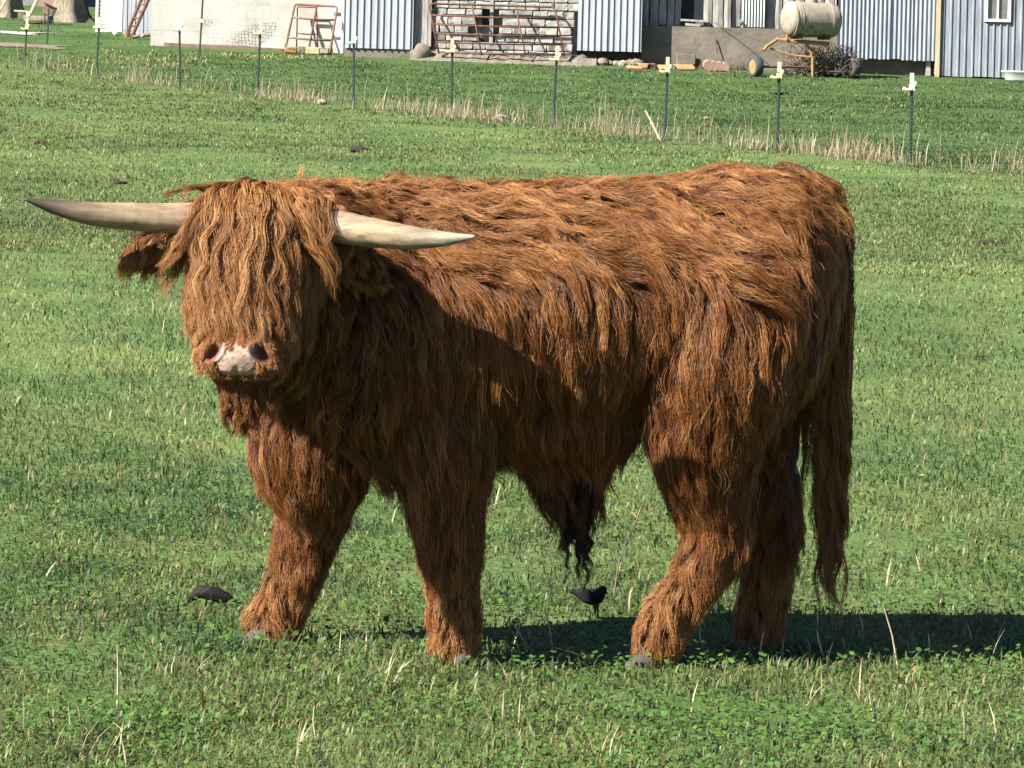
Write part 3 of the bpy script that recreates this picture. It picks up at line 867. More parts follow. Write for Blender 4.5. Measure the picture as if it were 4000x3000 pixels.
def build_body():
    mb = MB()
    # trunk: stations (x, z centre, half height, half width)
    st = [(.865, 1.00, .10, .08), (.83, .99, .20, .16), (.74, .98, .285, .25), (.60, .965, .315, .30), (.40, .955, .285, .305), (.18, .926, .303, .325),
          (-.05, .897, .321, .33), (-.25, .875, .345, .31), (-.40, .865, .335, .28), (-.52, .84, .29, .235), (-.61, .81, .21, .17), (-.65, .80, .12, .10)]
    rings = []
    for x, z, hh, hw in st:
        ring = []
        for k in range(28):
            a = 2 * math.pi * k / 28
            cy, cz = math.cos(a), math.sin(a)
            py = math.copysign(abs(cy) ** .85, cy) * hw * (1 - .18 * max(cz, 0) ** 2)
            ring.append(Vector((x, yc(x) + py, z + cz * hh)))
        rings.append(ring)
    mb.rings(rings)
    # shoulder blades, haunches, brisket, withers
    mb.ellipsoid((-.36, yc(-.36) - .17, .86), (.19, .16, .30))
    mb.ellipsoid((-.36, yc(-.36) + .17, .86), (.19, .16, .30))
    mb.ellipsoid((.58, yc(.58) - .14, .92), (.24, .18, .30))
    mb.ellipsoid((.58, yc(.58) + .14, .92), (.24, .18, .30))
    mb.ellipsoid((-.50, yc(-.5) - .02, .55), (.14, .16, .17))
    mb.ellipsoid((-.30, yc(-.3), 1.07), (.26, .15, .12))
    mb.ellipsoid((.10, yc(.1) - .02, .62), (.24, .19, .07))
    mb.ellipsoid((.16, yc(.2) - .03, .48), (.07, .05, .08))        # sheath
    def chain(pts, rad, n=None):
        for (a, ra), (b, rb) in zip(zip(pts[:-1], rad[:-1]), zip(pts[1:], rad[1:])):
            L = (b - a).length
            m = max(2, int(L / (min(ra, rb) * .45)))
            for k in range(m + 1):
                t = k / m
                r_ = lerp(ra, rb, t)
                mb.ellipsoid(a.lerp(b, t), (r_, r_, r_), nu=12, nv=8)
    for ch in legs.values():
        chain([p for p, r_ in ch], [r_ for p, r_ in ch])
    # neck
    chain([Vector((-.30, 9.98, .98)), Vector((-.47, 9.88, 1.00)), D(610, 560, 9.66)], [.24, .215, .165])
    chain([Vector((-.45, 9.92, .82)), D(600, 690, 9.65)], [.21, .11])
    # head
    ax = head_ax
    rt = Vector((1, 0, 0)) - ax * ax.x; rt.normalize()
    fr = ax.cross(rt)      # points to the viewer or away; fixed below
    if fr.y > 0: fr = -fr
    hs = [(-.005, .080, .07, .0), (.04, .104, .105, -.01), (.10, .116, .115, -.01), (.17, .112, .115, -.02), (.25, .102, .108, -.02), (.32, .094, .095, -.02),
          (.39, .090, .082, -.005), (.44, .088, .072, .0), (.475, .070, .055, .0)]
    L = (NOSE - POLL).length
    rings = []
    for t, w, d_, o_ in hs:
        c0 = POLL + ax * (t * L / .44) + fr * (-.03 + o_)
        rings.append([c0 + rt * (math.cos(2 * math.pi * k / 20) * w) + fr * (math.sin(2 * math.pi * k / 20) * d_) for k in range(20)])
    mb.rings(rings)
    mb.ellipsoid(POLL + fr * -.04 + Vector((0, 0, -.025)), (.112, .09, .055))
    # jaw and lower lip
    chain([D(560, 700, 9.48), D(524, 838, 9.365)], [.085, .055])
    # horn cores
    chain([D(480, 470, 9.52), D(405, 472, 9.50)], [.05, .034]); chain([D(620, 475, 9.52), D(692, 483, 9.49)], [.05, .034])
    # ears: drooping scoops
    for pts in ear_pts:
        for k in range(7):
            t = k / 6
            w = .016 + .036 * math.sin(math.pi * min(1, .15 + t * .72)) 
            p = pts[0].lerp(pts[1], t)
            mb.ellipsoid(p + Vector((0, 0, -.012 * t)), (.028, .016, w), nu=10, nv=8)
    # tail dock
    tp = catmull(tail_pts, 24)
    for k, p in enumerate(tp):
        r_ = lerp(.034, .013, (k / 24) ** .6)
        mb.ellipsoid(p, (r_, r_, r_ * 1.4), nu=10, nv=8)
    tmp = mb.build("tmp_body", None)
    m1 = tmp.modifiers.new("r", 'REMESH'); m1.mode = 'VOXEL'; m1.voxel_size = .011
    m2 = tmp.modifiers.new("s", 'SMOOTH'); m2.iterations = 6; m2.factor = .5
    dg = bpy.context.evaluated_depsgraph_get()
    me = bpy.data.meshes.new_from_object(tmp.evaluated_get(dg))
    bpy.data.objects.remove(tmp, do_unlink=True)
    return me, rt, fr
ear_pts = [(D(382, 520, 9.57), D(288, 538, 9.55)), (D(722, 548, 9.58), D(815, 574, 9.60))]
body_me, HRT, HFR = build_body()
nV = len(body_me.vertices)
BV = np.empty(nV * 3, np.float32); body_me.vertices.foreach_get("co", BV); BV = BV.reshape(-1, 3).astype(float)
body_me.calc_loop_triangles()
BT = np.empty(len(body_me.loop_triangles) * 3, np.int32); body_me.loop_triangles.foreach_get("vertices", BT); BT = BT.reshape(-1, 3)
BVH = BVHTree.FromPolygons([Vector(p) for p in BV], [tuple(t) for t in BT])

body_me.vertices.foreach_set("co", (BV - np.array(BO)).astype(np.float32).ravel())
body_me.polygons.foreach_set("use_smooth", np.ones(len(body_me.polygons), bool))
M_HIDE = mat("bull_hide", (.05, .021, .008), (.085, .035, .012), .9, 30, .004, spec=.1)
body_me.materials.clear(); body_me.materials.append(M_HIDE)
body_ob = bpy.data.objects.new("body", body_me); COL.objects.link(body_ob); body_ob.parent = bull

# ---- coat
def hair_mat(name, base, var, rough=.46, root_end=.8):
    m = bpy.data.materials.new(name); m.use_nodes = True
    nt = m.node_tree; N, L = nt.nodes, nt.links
    h = N["Principled BSDF"]
    at = N.new("ShaderNodeAttribute"); at.attribute_name = "tint"
    rp = N.new("ShaderNodeValToRGB")
    rp.color_ramp.elements[0].color = (*var[0], 1); rp.color_ramp.elements[1].color = (*var[1], 1)
    e = rp.color_ramp.elements.new(.5); e.color = (*base, 1)
    L.new(at.outputs["Fac"], rp.inputs[0])
    hi = N.new("ShaderNodeHairInfo")          # sun-bleached tips; roots darkened to paint shade into the coat's crevices
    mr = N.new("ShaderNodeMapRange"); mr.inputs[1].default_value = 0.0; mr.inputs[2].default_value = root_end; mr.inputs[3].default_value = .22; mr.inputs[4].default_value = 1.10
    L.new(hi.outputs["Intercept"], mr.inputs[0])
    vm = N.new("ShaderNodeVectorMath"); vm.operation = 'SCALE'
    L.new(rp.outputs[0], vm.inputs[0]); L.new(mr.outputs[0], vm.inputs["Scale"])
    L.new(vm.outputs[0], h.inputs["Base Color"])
    h.inputs["Roughness"].default_value = rough
    h.inputs["Specular IOR Level"].default_value = .28
    tr = N.new("ShaderNodeBsdfTranslucent"); L.new(vm.outputs[0], tr.inputs["Color"])
    ms = N.new("ShaderNodeMixShader"); ms.inputs[0].default_value = .12
    L.new(h.outputs[0], ms.inputs[1]); L.new(tr.outputs[0], ms.inputs[2])
    L.new(ms.outputs[0], N["Material Output"].inputs["Surface"])
    return m
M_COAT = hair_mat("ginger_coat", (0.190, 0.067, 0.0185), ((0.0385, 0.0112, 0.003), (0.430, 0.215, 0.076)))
M_FORE = hair_mat("golden_forelock", (0.228, 0.094, 0.027), ((0.070, 0.023, 0.006), (0.440, 0.240, 0.092)), root_end=.35)
M_TAILH = hair_mat("tail_hair", (0.1540, 0.0616, 0.0182), ((0.0490, 0.0175, 0.0056), (0.2520, 0.1190, 0.0420)), root_end=.12)
M_DARKH = hair_mat("dark_tuft", (.022, .012, .007), ((.012, .006, .004), (.05, .025, .012)))

# sample surface
def tri_data():
    a, b, c = BV[BT[:, 0]], BV[BT[:, 1]], BV[BT[:, 2]]
    n = np.cross(b - a, c - a); ar = np.linalg.norm(n, axis=1) / 2
    n = n / np.maximum(np.linalg.norm(n, axis=1, keepdims=True), 1e-12)
    return a, b, c, n, ar
TA, TB, TCc, TN, TAR = tri_data()
TCEN = (TA + TB + TCc) / 3
def seg_dist(p, a, b):
    a = np.array(a); b = np.array(b); ab = b - a
    t = np.clip(((p - a) @ ab) / (ab @ ab), 0, 1)
    return np.linalg.norm(p - (a + t[:, None] * ab), axis=1), t
def poly_dist(p, pts):
    best = np.full(len(p), 9.0); par = np.zeros(len(p))
    for i in range(len(pts) - 1):
        d, t = seg_dist(p, pts[i], pts[i + 1])
        k = d < best
        best[k] = d[k]; par[k] = (i + t[k]) / (len(pts) - 1)
    return best, par
LEGD = np.stack([poly_dist(TCEN, [p for p, r_ in ch[2:]])[0] for ch in legs.values()])
HEADD, HEADT = seg_dist(TCEN, POLL, NOSE + head_ax * .03)
TAILD, TAILT = poly_dist(TCEN, tail_pts[1:])
EARD = np.minimum(seg_dist(TCEN, *ear_pts[0])[0], seg_dist(TCEN, *ear_pts[1])[0])
lab = np.zeros(len(TCEN), int)                                  # 0 trunk
lab[(LEGD.min(0) < .15) & (TCEN[:, 2] < .50)] = 1               # legs
lab[(TCEN[:, 0] < -.28) & (TCEN[:, 1] < 9.84) & (TCEN[:, 2] > .60) & (HEADD < .46)] = 2   # neck near
lab[(TCEN[:, 1] < 9.66) & (TCEN[:, 0] < -.45) & (HEADD < .175) & (TCEN[:, 2] > .62)] = 3  # head
lab[(TAILD < .045) & (TAILT > .30)] = 4                         # tail
lab[(EARD < .06) & (HEADD > .135)] = 5                          # ears

HORND = np.minimum(seg_dist(TCEN, D(432, 470, 9.52), D(380, 472, 9.49))[0], seg_dist(TCEN, D(672, 480, 9.52), D(720, 487, 9.48))[0])
lab[HORND < .060] = 6
def sample(mask, n, r, weight=None):
    idx = np.nonzero(mask)[0]
    w = TAR[idx] * (1 if weight is None else weight(TCEN[idx]))
    idx = r.choice(idx, n, p=w / w.sum())
    u, v = r.uniform(0, 1, (2, n))
    k = u + v > 1; u[k] = 1 - u[k]; v[k] = 1 - v[k]
    p = TA[idx] + u[:, None] * (TB[idx] - TA[idx]) + v[:, None] * (TCc[idx] - TA[idx])
    return p, TN[idx]
def norm(a):
    return a / np.maximum(np.linalg.norm(a, axis=-1, keepdims=True), 1e-9)

def grow(roots, nrm, flow, length, r, steps=9, lift=.45, grav=.55, layer=(.006, .035), wig=.25, wave=0.0, wfreq=2.5, bvh=True, gpow=1.2):
    """grow guide locks along a flow field, falling under gravity and lying on the body"""
    n = len(roots)
    P_ = np.zeros((n, steps, 3)); P_[:, 0] = roots - nrm * .004
    lay = r.uniform(*layer, n)
    tw = r.normal(0, 1, (n, 3))
    p = P_[:, 0].copy()
    nn = nrm.copy()
    dl = (length / (steps - 1))[:, None]
    for k in range(1, steps):
        t = k / (steps - 1)
        fl = flow(p)
        fl = norm(fl - nn * np.sum(fl * nn, 1, keepdims=True) * .9)
        d = fl + nn * (lift * (1 - t) ** 2) + np.array([0, 0, -1.0]) * (grav * t ** gpow) + tw * (wig * (.3 + .7 * t))
        d = norm(d)
        p = p + d * dl
        if bvh:
            for i in range(n):
                loc, no, ix, ds = BVH.find_nearest(Vector(p[i]))
                if loc is None: continue
                sdv = (Vector(p[i]) - loc).dot(no)
                off = lay[i] * min(1.0, t * 2.2)
                if sdv < off and ds < .12:
                    q = loc + no * off
                    p[i] = q
                nn[i] = no if ds < .08 else nn[i]
        P_[:, k] = p
    if wave:
        t = np.linspace(0, 1, steps)[None, :, None]
        tan = norm(P_[:, -1] - P_[:, 0])
        s1 = norm(np.cross(tan, r.normal(0, 1, (n, 3)))); s2 = np.cross(tan, s1)
        ph = r.uniform(0, 2 * np.pi, (n, 1, 1)); fq = wfreq * r.uniform(.7, 1.3, (n, 1, 1)) * (length / length.mean())[:, None, None]
        am = wave * r.uniform(.5, 1.4, (n, 1, 1))
        P_ = P_ + am * np.minimum(1, t * 2) * (np.sin(2 * np.pi * fq * t + ph) * s1[:, None] + .6 * np.cos(2 * np.pi * fq * t + ph) * s2[:, None])
    return P_
def resample(G_, m):
    n, s, _ = G_.shape
    t = np.linspace(0, s - 1, m); i = np.minimum(t.astype(int), s - 2); f = (t - i)[None, :, None]
    return G_[:, i] * (1 - f) + G_[:, i + 1] * f
def children(G_, nrm, k, rad, r, clump=.72, frizz=.004, lvar=.3, cpow=.8):
    """k strands gathered round every guide lock"""
    n, s, _ = G_.shape
    t = np.linspace(0, 1, s)
    a = norm(np.cross(nrm, r.normal(0, 1, (n, 3)))); b = np.cross(nrm, a)
    an = r.uniform(0, 2 * np.pi, (n, k)); rr = np.sqrt(r.uniform(0, 1, (n, k))) * (rad if np.isscalar(rad) else rad[:, None])
    off = a[:, None] * (np.cos(an) * rr)[..., None] + b[:, None] * (np.sin(an) * rr)[..., None]
    g = np.repeat(G_[:, None], k, 1)
    ls = 1 - lvar * r.uniform(0, 1, (n, k)) ** 1.5
    tt = t[None, None, :] * ls[..., None] * (s - 1)
    i = np.minimum(tt.astype(int), s - 2); f = (tt - i)[..., None]
    ii = np.arange(n)[:, None, None]
    g = G_[ii, i] * (1 - f) + G_[ii, i + 1] * f
    sh = (1 - clump * t ** cpow)[None, None, :, None]
    fz = r.normal(0, 1, (n, k, 3))[:, :, None] * np.sin(np.pi * .5 * t)[None, None, :, None]
    fz2 = r.normal(0, 1, (n, k, 3))[:, :, None] * np.sin(2.3 * np.pi * t)[None, None, :, None]
    out = g + off[:, :, None] * sh + frizz * (fz + .6 * fz2)
    return out.reshape(-1, s, 3)
def make_hair(name, strands, m, tint, r0=.00075, r1=.00025, label=None):
    n, s, _ = strands.shape
    hc = bpy.data.hair_curves.new(name)
    hc.add_curves([s] * n)
    pos = (strands - np.array(BO)).astype(np.float32)
    hc.points.foreach_set("position", pos.ravel())
    t = np.linspace(0, 1, s)
    rad = np.tile((r0 + (r1 - r0) * t ** 1.5).astype(np.float32), n)
    at = hc.attributes.get("radius") or hc.attributes.new("radius", 'FLOAT', 'POINT')
    at.data.foreach_set("value", rad)
    ta = hc.attributes.new("tint", 'FLOAT', 'CURVE'); ta.data.foreach_set("value", np.clip(tint, 0, 1).astype(np.float32))
    hc.materials.append(m)
    o = bpy.data.objects.new(name, hc); COL.objects.link(o); o.parent = bull
    o["kind"] = "stuff"
    if label: o["label"] = label
    return o
def tints(ng, k, r, sd=.16, sdk=.10, mean=.5):
    g = np.clip(r.normal(mean, sd, ng), 0, 1)
    return np.clip(np.repeat(g, k) + r.normal(0, sdk, ng * k), 0, 1)

n_a, n_b, n_c = Waves(10, 2.2, 61), Waves(10, 2.2, 62), Waves(10, 5.0, 63)
def smooth(a, b, x):
    t = np.clip((x - a) / (b - a), 0, 1); return t * t * (3 - 2 * t)
def flow_trunk(p):
    x, y, z = p[:, 0], p[:, 1], p[:, 2]
    up = smooth(.90, 1.06, z + .05 * n_a(p) * .5)
    rump = smooth(.62, .80, x)
    up = up * (1 - .75 * rump * smooth(1.20, 1.05, z))
    side = np.sign(y - yc(x))
    top = np.stack([np.ones_like(x), side * .30, -.28 - .25 * rump], -1)
    low = np.stack([.10 + 0 * x, side * .05, -np.ones_like(x)], -1)
    f = top * up[:, None] + low * (1 - up[:, None])
    a = .50 * n_a(p) * (.25 + .75 * up) + .30 * n_c(p)
    f[:, 0] += .25 * n_b(p) * (.4 + up); f[:, 2] += a * .55; f[:, 1] += .2 * n_c(p)
    return f
def flow_down(p):
    f = np.zeros_like(p); f[:, 2] = -1; f[:, 0] = .12 * n_a(p * 2) ; f[:, 1] = .12 * n_b(p * 2)
    return f
def flow_neck(p):
    f = flow_down(p); top = smooth(.95, 1.15, p[:, 2])
    f[:, 0] += .35 * top + .35 * n_b(p * 1.3); f[:, 2] += top * (.45 + .35 * n_a(p))
    return f

rg = np.random.default_rng(500)
# trunk
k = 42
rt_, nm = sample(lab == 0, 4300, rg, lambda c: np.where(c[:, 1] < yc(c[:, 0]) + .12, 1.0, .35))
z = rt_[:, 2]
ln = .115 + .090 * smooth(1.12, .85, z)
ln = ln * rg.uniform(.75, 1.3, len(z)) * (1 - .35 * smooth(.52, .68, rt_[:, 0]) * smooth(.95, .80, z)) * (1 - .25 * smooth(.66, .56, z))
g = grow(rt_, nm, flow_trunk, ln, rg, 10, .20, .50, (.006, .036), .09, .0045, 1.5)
make_hair("body_coat", children(g, nm, k, .021, rg, .45, .0026), M_COAT, np.clip(np.repeat(.36 + .20 * smooth(.80, 1.12, z) + rg.normal(0, .16, len(g)), k) + rg.normal(0, .17, len(g) * k), 0, 1), .00055, .0002)  # bleached back, redder lower coat; the darker low tint also paints in shade
# stray single hairs that break up the locks
rt_, nm = sample((lab == 0) | (lab == 2), 3000, rg, lambda c: np.where(c[:, 1] < yc(c[:, 0]) + .12, 1.0, .3))
g = grow(rt_, nm, flow_trunk, rg.uniform(.09, .18, len(rt_)), rg, 8, .35, .5, (.012, .046), .18, .009, 1.3)
make_hair("stray_hair", children(g, nm, 4, .012, rg, .3, .004), M_COAT, tints(len(g), 4, rg, mean=.66), .0005, .0002)
# undercoat: short hair that thickens the outline and the belly
k = 12
rt_, nm = sample((lab == 0) | (lab == 2), 2600, rg)
g = grow(rt_, nm, flow_trunk, rg.uniform(.04, .08, len(rt_)), rg, 6, .5, .3, (.004, .016), .2)
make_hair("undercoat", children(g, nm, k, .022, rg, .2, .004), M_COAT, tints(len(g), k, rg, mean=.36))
# neck and crest
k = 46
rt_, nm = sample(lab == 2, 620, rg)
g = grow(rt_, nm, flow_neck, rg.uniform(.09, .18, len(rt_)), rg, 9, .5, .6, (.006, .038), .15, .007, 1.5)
make_hair("neck_mane", children(g, nm, k, .019, rg, .5, .0028), M_COAT, tints(len(g), k, rg, .12, .18, mean=.30), .00055, .0002)  # low tint paints the shade behind the head into the neck hair
# legs
k = 36
rt_, nm = sample((lab == 1) & (TCEN[:, 2] > .03), 2200, rg)
zz = rt_[:, 2]
ln = (.070 + .050 * smooth(.22, .45, zz)) * rg.uniform(.75, 1.35, len(zz))
ln = np.minimum(ln, zz * 1.0 + .035)
g = grow(rt_, nm, flow_down, ln, rg, 8, .85, .8, (.006, .032), .13, .003, 1.2)
g[..., 2] = np.maximum(g[..., 2], .008)
make_hair("leg_feathering", children(g, nm, k, .017, rg, .30, .0030), M_COAT, np.clip(np.repeat(.42 + .28 * smooth(.34, .16, zz) + rg.normal(0, .12, len(g)), k) + rg.normal(0, .18, len(g) * k), 0, 1), .00055, .0002)
# belly fringe and brisket curtain
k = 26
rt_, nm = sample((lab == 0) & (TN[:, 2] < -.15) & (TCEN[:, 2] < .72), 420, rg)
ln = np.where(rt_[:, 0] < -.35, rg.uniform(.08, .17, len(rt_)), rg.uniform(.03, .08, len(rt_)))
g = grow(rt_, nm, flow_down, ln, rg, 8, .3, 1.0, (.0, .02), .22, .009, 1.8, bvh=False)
make_hair("belly_fringe", children(g, nm, k, .016, rg, .85, .004), M_COAT, tints(len(g), k, rg, mean=.28))  # low tint paints shade into the brisket and belly hair
# head: cheeks and jaw
HC = (TCEN - np.array(POLL)) @ np.array(head_ax) / (NOSE - POLL).length
k = 26
rt_, nm = sample((lab == 3) & (HC > .02) & (HC < .92), 800, rg, lambda c: np.where(((c - np.array(POLL)) @ np.array(HFR)) > .06, .5, 1.0))
hc_ = (rt_ - np.array(POLL)) @ np.array(head_ax) / (NOSE - POLL).length
def flow_head(p):
    f = np.tile(np.array(head_ax), (len(p), 1)) + .25 * np.stack([n_a(p * 2), 0 * p[:, 0], 0 * p[:, 0]], -1)
    f[:, 2] -= .3
    return f
ln = rg.uniform(.09, .16, len(rt_)) * (1 - .62 * smooth(.50, .80, hc_))
front = (((rt_ - np.array(POLL)) @ np.array(HFR)) > .0) & (np.abs((rt_ - np.array(POLL)) @ np.array(HRT)) < .085)
ln = np.where(front & (hc_ > .50), ln * .30, ln)
g = grow(rt_, nm, flow_head, ln, rg, 8, .35, .5, (.006, .034), .16, .006, 1.4)
make_hair("cheek_hair", children(g, nm, k, .013, rg, .6, .003), M_FORE, tints(len(g), k, rg, mean=.6))
# chin beard
k = 24
rt_, nm = sample((lab == 3) & (TCEN[:, 2] < NOSE.z - .035), 150, rg)
g = grow(rt_, nm, flow_down, rg.uniform(.05, .11, len(rt_)), rg, 7, .3, .8, (.004, .012), .2, .005, 1.5, bvh=False)
make_hair("chin_beard", children(g, nm, k, .012, rg, .75, .003), M_COAT, tints(len(g), k, rg, mean=.4))
# forelock: a heavy wavy curtain from the poll over the eyes to the nose
k = 40
HL = (TCEN - np.array(POLL)) @ np.array(HRT); HF = (TCEN - np.array(POLL)) @ np.array(HFR)
rt_, nm = sample((lab == 3) & (HC < .50) & (HC > -.2) & (HF > -.09) & (np.abs(HL) < .082), 900, rg, lambda c: np.where(((c - np.array(POLL)) @ np.array(head_ax)) < .08, 2.2, 1.0))
lat = (rt_ - np.array(POLL)) @ np.array(HRT)
def flow_fore(p):
    la = (p - np.array(POLL)) @ np.array(HRT)
    f = np.tile(np.array(head_ax), (len(p), 1)) * 1.0
    hi = smooth(1.02, 1.14, p[:, 2])
    f += -np.array(HRT)[None] * (.10 * np.sign(la) * smooth(1.0, .88, p[:, 2]))[:, None] + np.array(HRT)[None] * (np.clip(la / .10, -1.2, 1.2) * (.13 + .14 * hi))[:, None]
    f += np.array(HFR)[None] * (.35 * hi)[:, None]
    f[:, 0] += .12 * n_c(p)
    return f
zend = lerp(.855, .825, rg.uniform(0, 1, len(rt_))) + .10 * np.clip((np.abs(lat) - .03) / .1, 0, 1) * rg.uniform(.2, 1, len(rt_))
ln = np.clip((rt_[:, 2] - zend) * rg.uniform(.80, 1.12, len(rt_)), .07, .42)
g = grow(rt_, nm, flow_fore, ln, rg, 15, .45, .55, (.006, .048), .08, .0, 3)
hornL, hornR = [D(430, 471, 9.49), D(300, 468, 9.46)], [D(668, 483, 9.48), D(800, 502, 9.43)]
hd = np.minimum(seg_dist(g.reshape(-1, 3), *hornL)[0], seg_dist(g.reshape(-1, 3), *hornR)[0]).reshape(g.shape[:2]).min(1)
kp = hd > .047
g, nm, ln = g[kp], nm[kp], ln[kp]
g = resample(g, 22)
tt = np.linspace(0, 1, 22)[None, :, None]
amp = .0085 * rg.uniform(.3, 1.6, (len(g), 1, 1)) * np.minimum(1, tt * 3)
fq = (ln / .13)[:, None, None] * rg.uniform(.8, 1.2, (len(g), 1, 1)); ph = rg.uniform(0, 6.28, (len(g), 1, 1))
g = g + amp * (np.sin(2 * np.pi * fq * tt + ph) * np.array(HRT) + .5 * np.cos(2 * np.pi * fq * tt + ph) * np.array(HFR))
make_hair("forelock", children(g, nm, k, .013, rg, .44, .0028, .30, .8), M_FORE, tints(len(g), k, rg, .15, .2), .00055, .0002)
# curtains of hair at the temples and cheeks, outside the forelock
k = 34
rt_, nm = sample((lab == 3) & (np.abs(HL) > .055) & (HC > .24) & (HC < .50) & (HF > -.17), 640, rg)
def flow_temple(p):
    la = (p - np.array(POLL)) @ np.array(HRT)
    f = np.tile(np.array(head_ax), (len(p), 1)) + np.array(HRT)[None] * (np.sign(la) * .16)[:, None]
    f[:, 0] += .10 * n_c(p)
    return f
ln = rg.uniform(.09, .17, len(rt_))
g = grow(rt_, nm, flow_temple, ln, rg, 12, .5, .6, (.015, .058), .09, .007, 1.7)
hd = np.minimum(seg_dist(g.reshape(-1, 3), *hornL)[0], seg_dist(g.reshape(-1, 3), *hornR)[0]).reshape(g.shape[:2]).min(1)
g, nm = g[hd > .047], nm[hd > .047]
make_hair("temple_hair", children(g, nm, k, .013, rg, .5, .0026), M_FORE, tints(len(g), k, rg, .15, .18, mean=.46), .00055, .0002)
# flyaway tufts on the poll and crest
k = 22
rt1, nm1 = sample((lab == 3) & (TCEN[:, 2] > 1.12) & (np.abs(HL) < .065), 14, rg)
rt2, nm2 = sample((TCEN[:, 2] > 1.15) & (TCEN[:, 0] < -.02) & (TCEN[:, 0] > -.62), 280, rg)
rt_, nm = np.concatenate([rt1, rt2]), np.concatenate([nm1, nm2])
def flow_tuft(p):
    f = np.zeros_like(p); f[:, 2] = .75 + .45 * n_a(p * 1.5); f[:, 0] = .35 + .8 * n_b(p * 1.5); f[:, 1] = -.15 + .4 * n_c(p)
    return f
g = grow(rt_, nm, flow_tuft, rg.uniform(.05, .12, len(rt_)), rg, 9, .7, .9, (.0, .02), .35, .008, 1.4, bvh=False, gpow=2.2)
make_hair("crest_tufts", children(g, nm, k, .012, rg, .8, .004), M_COAT, tints(len(g), k, rg, mean=.6))
# ears
k = 24
rt_, nm = sample(lab == 5, 280, rg)
def flow_ear(p):
    f = np.zeros_like(p); f[:, 2] = -.8; f[:, 0] = np.where(p[:, 0] < POLL.x, -.55, .55); f[:, 1] = -.05
    return f
g = grow(rt_, nm, flow_ear, rg.uniform(.025, .07, len(rt_)), rg, 8, .4, .6, (.003, .012), .25, .004, 1.3, bvh=False)
make_hair("ear_fringe", children(g, nm, k, .010, rg, .6, .003), M_COAT, tints(len(g), k, rg, mean=.62))
# tail switch
k = 40
tcu = np.array([list(p) for p in catmull(tail_pts, 40)])
m_ = 190
ti = rg.integers(7, 41, m_)
rt_ = tcu[ti] + np.clip(rg.normal(0, .017, (m_, 3)), -.026, .026) * np.array([1.1, 1, .5]) + np.array([.010, 0, 0])
nm = norm(np.stack([rg.normal(0, 1, m_) + .2, rg.normal(-.3, 1, m_), 0 * rt_[:, 0]], -1))
ln = np.clip((rt_[:, 2] - rg.uniform(.05, .38, m_)) * rg.uniform(.6, 1.0, m_), .12, .85)
def flow_tail(p):
    f = np.zeros_like(p); f[:, 2] = -1; f[:, 0] = .05 * n_a(p)
    return f
g = grow(rt_, nm, flow_tail, ln, rg, 16, .08, .9, (0, .01), .03, .011, 3.2, bvh=False)
make_hair("tail_switch", children(g, nm, k, .014, rg, .85, .003, .35), M_TAILH, tints(len(g), k, rg))
# sheath tuft: dark hanging curls
k = 16
rt_ = np.array(D(1242, 1120, 9.93)) + np.clip(rg.normal(0, 1, (26, 3)), -1.6, 1.6) * np.array([.017, .015, .02])
nm = np.tile(np.array([0, -1.0, 0]), (26, 1))
g = grow(rt_, nm, flow_down, rg.uniform(.07, .19, 26), rg, 12, .1, .8, (0, .01), .10, .009, 2.6, bvh=False)
make_hair("sheath_tuft", children(g, nm, k, .010, rg, .85, .002), M_DARKH, tints(len(g), k, rg))
rt_ = np.array(D(1245, 1050, 9.93)) + np.clip(rg.normal(0, 1, (60, 3)), -1.7, 1.7) * np.array([.040, .03, .02])
nm = np.tile(np.array([0, -1.0, 0]), (60, 1))
g = grow(rt_, nm, flow_down, rg.uniform(.05, .13, 60), rg, 8, .1, .8, (0, .01), .12, .006, 1.6, bvh=False)
make_hair("sheath_hair", children(g, nm, 26, .012, rg, .8, .003), M_COAT, tints(60, 26, rg, mean=.25))

